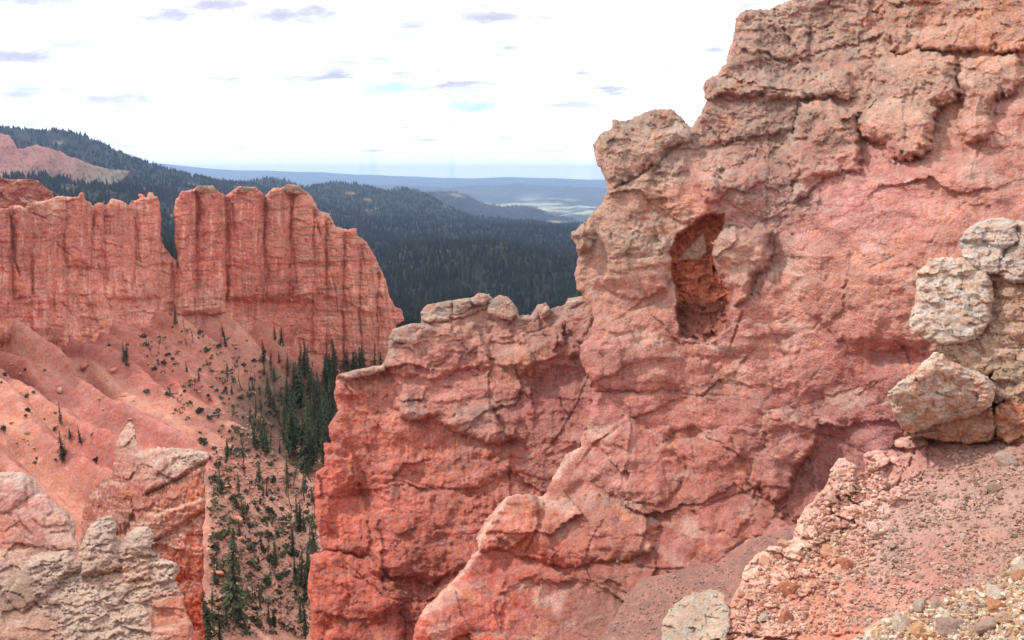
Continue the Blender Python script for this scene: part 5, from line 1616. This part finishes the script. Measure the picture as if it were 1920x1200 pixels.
SL = [(1672, 1026, 22, (196, 172, 168), 'pale mauve stone standing out on the grey scree'), (1886, 868, 34, (190, 172, 164), 'grey stone high on the scree below the orange block'), (1866, 920, 30, (176, 152, 140), 'flat grey-brown stone in the upper scree'),
      (1830, 908, 24, (170, 146, 134), 'brown chip stone left of the flat grey-brown stone'), (1650, 1006, 28, (184, 160, 150), 'low grey-mauve stone half sunk above the pale mauve one'), (1548, 1040, 36, (216, 160, 134), 'knobby orange-pink stone on the crest of the slope'),
      (1472, 1024, 24, (220, 180, 156), 'pale pink stone perched on the outer rim of the slope'), (1480, 1110, 40, (212, 140, 112), 'orange flat-topped stone on the lower slope right of the pale knobbly boulder'), (1392, 1120, 26, (216, 150, 124), 'small orange stone beside the pale knobbly boulder'),
      (1435, 1056, 30, (222, 172, 150), 'pinkish stone block near the outer rim of the slope'), (1470, 1164, 36, (206, 140, 116), 'tilted orange slab stone near the bottom of the slope'), (1432, 1160, 20, (206, 196, 184), 'whitish stone left of the tilted orange slab'),
      (1586, 1060, 28, (214, 140, 112), 'orange stone in the middle of the slope below the crest knob'), (1560, 940, 22, (222, 182, 162), 'pale stone at the foot of the little pinnacle')]
for i, (u, v, px, c, lab) in enumerate(SL):
    put_stone(stone_mesh(30 + i, 3, srgb(*c)), near_slope.name, u, v, px, lab)
SMC = ('cream', 'tan', 'pinkish', 'grey', 'orange', 'sandy')
SM = [stone_mesh(60 + i, 1, srgb(*c)) for i, c in enumerate(((226, 208, 186), (212, 176, 140), (206, 164, 146), (196, 178, 166), (214, 150, 118), (222, 196, 160)))]
q = in_poly([(1600, 1200), (1700, 1150), (1760, 1130), (1880, 1082), (1920, 1062), (1920, 1200)], 100, rt)
for k, (u, v) in enumerate(q):
    put_stone(SM[k % 6], rub.name, u, v, rt.uniform(8, 19), 'small angular ' + SMC[k % 6] + ' stone in the ' + ('right' if u > 1830 else 'left' if u < 1720 else 'middle') + ' part of the yellowish rubble bank', SMC[k % 6] + ' stones on the ' + ('right' if u > 1830 else 'left' if u < 1720 else 'middle') + ' rubble bank')
CHIP = [stone_mesh(70 + i, 1, srgb(*c)) for i, c in enumerate(((186, 158, 144), (164, 140, 126), (206, 150, 130), (196, 168, 156), (176, 142, 126)))]
q = np.concatenate([in_poly([(1660, 1010), (1760, 900), (1920, 850), (1920, 1030), (1760, 1100), (1620, 1100)], 50, rt), in_poly([(1400, 1130), (1500, 1040), (1600, 960), (1640, 1040), (1560, 1170), (1420, 1190)], 40, rt)])
for k, (u, v) in enumerate(q):
    zn = ('upper' if v < 920 else 'lower' if v > 1010 else 'middle') + ' scree'
    cn = ('grey-brown', 'dark brown', 'reddish', 'mauve', 'brown')[k % 5]
    lab = (f'small {cn} chip lying on the {zn}', f'{cn} chips on the {zn}') if k < 50 else ('small pinkish stone on the crumbly lower slope', 'small stones on the crumbly slope')
    put_stone(CHIP[k % 5], near_slope.name, u, v, rt.uniform(6, 14), *lab)
# stones far down on the salmon slope and floor
RS = [stone_mesh(80 + i, 2, srgb(*c)) for i, c in enumerate(((206, 140, 118), (220, 176, 152), (190, 112, 94), (208, 156, 132)))]
FS = [(160, 692, 22, 2, 'red rock lump sticking out of the upper gullied slope'), (112, 738, 18, 1, 'pale rock on the slope below and left of the red lump'), (445, 980, 26, 0, 'large pink boulder on the canyon floor beyond the orange fin'), (408, 1080, 24, 0, 'red boulder half buried beside the orange fin face'),
      (215, 700, 16, 0, 'flat pink rock right of the red lump on the slope'), (410, 1140, 22, 2, 'dark red boulder low on the floor by the orange fin'), (397, 1044, 22, 1, 'pale boulder under a bush beside the orange fin')]
pp = ray_ground([f[0] for f in FS], [f[1] for f in FS])
for f, p in zip(FS, pp):
    o = bpy.data.objects.new('boulder', RS[f[3]])
    COL.objects.link(o)
    s = f[2] * np.linalg.norm(p) / F
    o.location = p + (0, 0, .15 * s)
    o.scale = (s, s * .8, s * .7)
    o.rotation_euler = (0, 0, random.uniform(0, 6))
    tag(o, f[4], 'boulder')
q = np.concatenate([in_poly([(0, 690), (120, 690), (330, 640), (480, 700), (500, 800), (400, 840), (200, 800), (100, 860), (0, 840)], 40, rt), in_poly([(396, 870), (560, 900), (590, 1050), (560, 1190), (396, 1190)], 40, rt)])
pos = ray_ground(q[:, 0], q[:, 1])
for k, p in enumerate(pos):
    o = bpy.data.objects.new('stone', CHIP[k % 5] if k % 2 else SM[4])
    COL.objects.link(o)
    s = rt.uniform(.3, .8)
    o.location = p + (0, 0, .1 * s)
    o.scale = (s, s, s * .8)
    o.rotation_euler = (0, 0, rt.uniform(0, 6))
    tag(o, *(('small reddish stone scattered on the gullied salmon slope', 'stone', 'stones on the salmon slope') if k < 40 else ('small stone scattered among the bushes of the canyon floor', 'stone', 'stones on the canyon floor')))


def scatter(name, places, normal_up, sizes, cols, seed, squash=.7):
    """a spread of small broken stones joined into one body of loose stuff"""
    r = np.random.default_rng(seed)
    t = (1 + 5 ** .5) / 2
    iv = np.array([(-1, t, 0), (1, t, 0), (-1, -t, 0), (1, -t, 0), (0, -1, t), (0, 1, t), (0, -1, -t), (0, 1, -t), (t, 0, -1), (t, 0, 1), (-t, 0, -1), (-t, 0, 1)]) / 1.9
    it = np.array([(0, 11, 5), (0, 5, 1), (0, 1, 7), (0, 7, 10), (0, 10, 11), (1, 5, 9), (5, 11, 4), (11, 10, 2), (10, 7, 6), (7, 1, 8), (3, 9, 4), (3, 4, 2), (3, 2, 6), (3, 6, 8), (3, 8, 9), (4, 9, 5), (2, 4, 11), (6, 2, 10), (8, 6, 7), (9, 8, 1)])
    n = len(places)
    v = iv[None] * r.uniform(.6, 1.15, (n, 12, 1)) * np.stack([np.ones(n), r.uniform(.5, 1, n), r.uniform(.35, squash, n)], 1)[:, None]
    q = r.normal(0, 1, (n, 4)) * np.array([1, .35, .35, 1])
    q /= np.linalg.norm(q, axis=1)[:, None]
    w, x, y, z = q.T
    R = np.stack([1 - 2 * (y * y + z * z), 2 * (x * y - w * z), 2 * (x * z + w * y), 2 * (x * y + w * z), 1 - 2 * (x * x + z * z), 2 * (y * z - w * x), 2 * (x * z - w * y), 2 * (y * z + w * x), 1 - 2 * (x * x + y * y)], 1).reshape(n, 3, 3)
    v = np.einsum('nij,nkj->nki', R, v) * .5 * sizes[:, None, None] + places[:, None] + np.array([0, 0, 1]) * (sizes * .2)[:, None, None]
    c = np.repeat(cols, 12, 0)
    tri = (it[None] + (np.arange(n) * 12)[:, None, None]).reshape(-1, 3)
    o = link(name, np_mesh(name, v.reshape(-1, 3), tri, c, False), M_stone)
    return tag(o, kind='stuff')


def scatter_on(name, bname, poly, n, lo, hi, pal, seed, fade=None):
    r = np.random.default_rng(seed)
    q = in_poly(poly, n, r)
    if fade is not None:
        q = q[r.random(len(q)) < fade(q[:, 0], q[:, 1])]
    B = BODIES[bname]
    i = np.clip(np.round((q[:, 0] - B['U'][0, 0]) / (B['U'][0, 1] - B['U'][0, 0])).astype(int), 0, B['U'].shape[1] - 1)
    j = np.clip(np.round((q[:, 1] - B['V'][0, 0]) / (B['V'][1, 0] - B['V'][0, 0])).astype(int), 0, B['U'].shape[0] - 1)
    ok = B['e'][j, i] > 3
    i, j = i[ok], j[ok]
    n = len(i)
    s = (lo + (hi - lo) * r.random(n) ** 2.5) * B['Z'][j, i] / F
    col = np.array([srgb(*p) for p in pal])[r.integers(0, len(pal), n)] * r.uniform(.85, 1.12, (n, 1))
    return scatter(name, B['P'][j, i], None, s, col, seed)


scatter_on('scree', near_slope.name, [(1560, 1190), (1640, 1040), (1700, 900), (1780, 850), (2240, 840), (2240, 1000), (1760, 1130), (1640, 1170)], 10000, 3, 14, ((204, 168, 154), (190, 156, 142), (214, 160, 142), (204, 168, 154), (164, 132, 118), (216, 166, 146)), 401,
           lambda u, v: np.clip(.55 + 1.6 * fbm((u + v) / 80, (v - .4 * u) / 30, 3, 829), .08, 1))
scatter_on('crumbled_rock', near_slope.name, [(1370, 1190), (1390, 1120), (1440, 1040), (1500, 1000), (1560, 890), (1640, 860), (1680, 930), (1640, 1050), (1580, 1190)], 5500, 3, 17, ((222, 176, 154), (212, 150, 126), (206, 140, 114), (226, 190, 168), (200, 144, 124)), 402,
           lambda u, v: np.clip(.5 + 1.6 * fbm(u / 40, v / 30, 3, 830), .05, 1))
scatter_on('gravel', rub.name, [(1585, 1200), (1700, 1145), (1760, 1125), (1880, 1075), (2240, 990), (2240, 1205)], 5000, 4, 18, ((226, 208, 184), (216, 178, 138), (206, 160, 136), (204, 184, 168), (216, 156, 118), (228, 200, 160), (236, 224, 208)), 403)
scatter_on('talus_stones', 'talus_slope', [(1120, 1190), (1200, 1090), (1300, 1072), (1400, 1020), (1480, 990), (1500, 1010), (1380, 1120), (1300, 1200)], 1300, 1.5, 8, ((180, 132, 120), (192, 144, 130), (200, 160, 148), (168, 122, 112)), 404)
q = in_poly([(392, 850), (470, 800), (530, 860), (590, 900), (602, 1050), (580, 1195), (396, 1195)], 2600, np.random.default_rng(405))
pos = ray_ground(q[:, 0], q[:, 1])
scatter('floor_stones', pos, None, np.random.default_rng(406).uniform(.1, .45, len(pos)), np.array([srgb(*p) for p in ((206, 160, 140), (176, 140, 124), (150, 120, 108), (216, 180, 162))])[np.random.default_rng(407).integers(0, 4, len(pos))], 408)


def undergrowth(poly, n, seed):
    r = np.random.default_rng(seed)
    q = in_poly(poly, n, r)
    k = r.random(n) < np.clip(.45 + 1.6 * fbm(q[:, 0] / 30, q[:, 1] / 30, 3, 83), .03, 1)
    pos = ray_ground(q[k, 0], q[k, 1])
    n = len(pos)
    m = 6
    s = r.uniform(.12, .34, (n, 1, 1))
    c = pos[:, None] + r.normal(0, 1, (n, m, 3)) * s * np.array([.8, .8, .3]) + np.array([0, 0, 1]) * s * .7
    a, b = r.normal(0, .5, (n, m, 3)) * s, r.normal(0, .5, (n, m, 3)) * s
    v = np.stack([c - a, c + b, c + a, c - b], 2).reshape(-1, 3)
    o = link('undergrowth', np_mesh('undergrowth', v, np.arange(len(v)).reshape(-1, 4), None, False), M_bush)
    return tag(o, kind='stuff')


undergrowth([(392, 860), (470, 780), (520, 740), (560, 720), (600, 900), (602, 1050), (580, 1195), (396, 1195)], 1100, 409)
undergrowth([(250, 620), (330, 600), (460, 640), (560, 690), (540, 780), (480, 840), (330, 780)], 300, 410)

# ------------------------------------------------------------------ the far woods
def wood(name, az0, az1, d0, d1, n, h0, h1, sides, tiers, seed, keep=None):
    r = np.random.default_rng(seed)
    a = np.radians(r.uniform(az0, az1, n))
    d = np.exp(r.uniform(math.log(d0), math.log(d1), n))
    ld = np.log(d)
    k = 3.2 * fbm(a * 20, ld * 22, 3, 80) - 1.35 < .25
    k &= r.random(n) < np.clip(.62 + .9 * fbm(a * 50, ld * 40, 2, 81), .2, 1)
    if keep is not None:
        k &= keep(a, d)
    a, d = a[k], d[k]
    n = len(a)
    x, y = np.sin(a) * d, np.cos(a) * d
    z = ground_z(x, y)
    h = r.uniform(h0, h1, n) * (1 + .25 * fbm(a * 60, np.log(d) * 50, 2, 82))
    V, C, Q = [], [], []
    m = sides + 1
    col = np.stack([srgb(38, 44, 30), srgb(50, 54, 36), srgb(32, 40, 32), srgb(62, 64, 40)])[r.choice(4, n, p=[.4, .25, .25, .1])] * r.uniform(.65, 1.35, (n, 1)) * (np.array([.58, .76, .46]) if d0 < 1000 else .62) * (1 + .9 * np.clip(fbm(a * 30, np.log(d) * 26, 3, 84), -.5, .8))[:, None]
    for t in range(tiers):
        f0 = .08 + .62 * t / tiers
        f1 = min(1, f0 + .62 / tiers + .36) if t < tiers - 1 else 1.0
        rad = h * (.20 - .10 * t / max(1, tiers)) * r.uniform(.8, 1.25, n)
        ph = r.uniform(0, 6.28, n)
        vs = np.zeros((n, m, 3))
        for s in range(sides):
            an = ph + s * 2 * np.pi / sides
            rr = rad * r.uniform(.7, 1.3, n)
            vs[:, s] = np.stack([x + np.cos(an) * rr, y + np.sin(an) * rr, z + h * f0], 1)
        vs[:, sides] = np.stack([x, y, z + h * f1], 1)
        base = sum(len(q) for q in V)
        V.append(vs.reshape(-1, 3))
        C.append(np.repeat(col, m, 0))
        i0 = base + np.arange(n)[:, None] * m
        for s in range(sides):
            Q.append(np.concatenate([i0 + s, i0 + (s + 1) % sides, i0 + sides], 1))
    o = link(name, np_mesh(name, np.concatenate(V), np.concatenate(Q), np.concatenate(C), False), M_wood)
    return tag(o, kind='stuff')


M_wood = plain_mat('far_conifers', (0, 0, 0), True, .35, .12)
pkd = lambda a, d: ~((np.abs(a + .55) < .07) & (d > 1150) & (d < 1260) & False)
wood('conifer_forest', -36, 12, 560, 1500, 17500, 7, 12.5, 6, 3, 301)
wood('conifer_forest', -38, 12, 1450, 5200, 40000, 8, 14, 4, 1, 302)
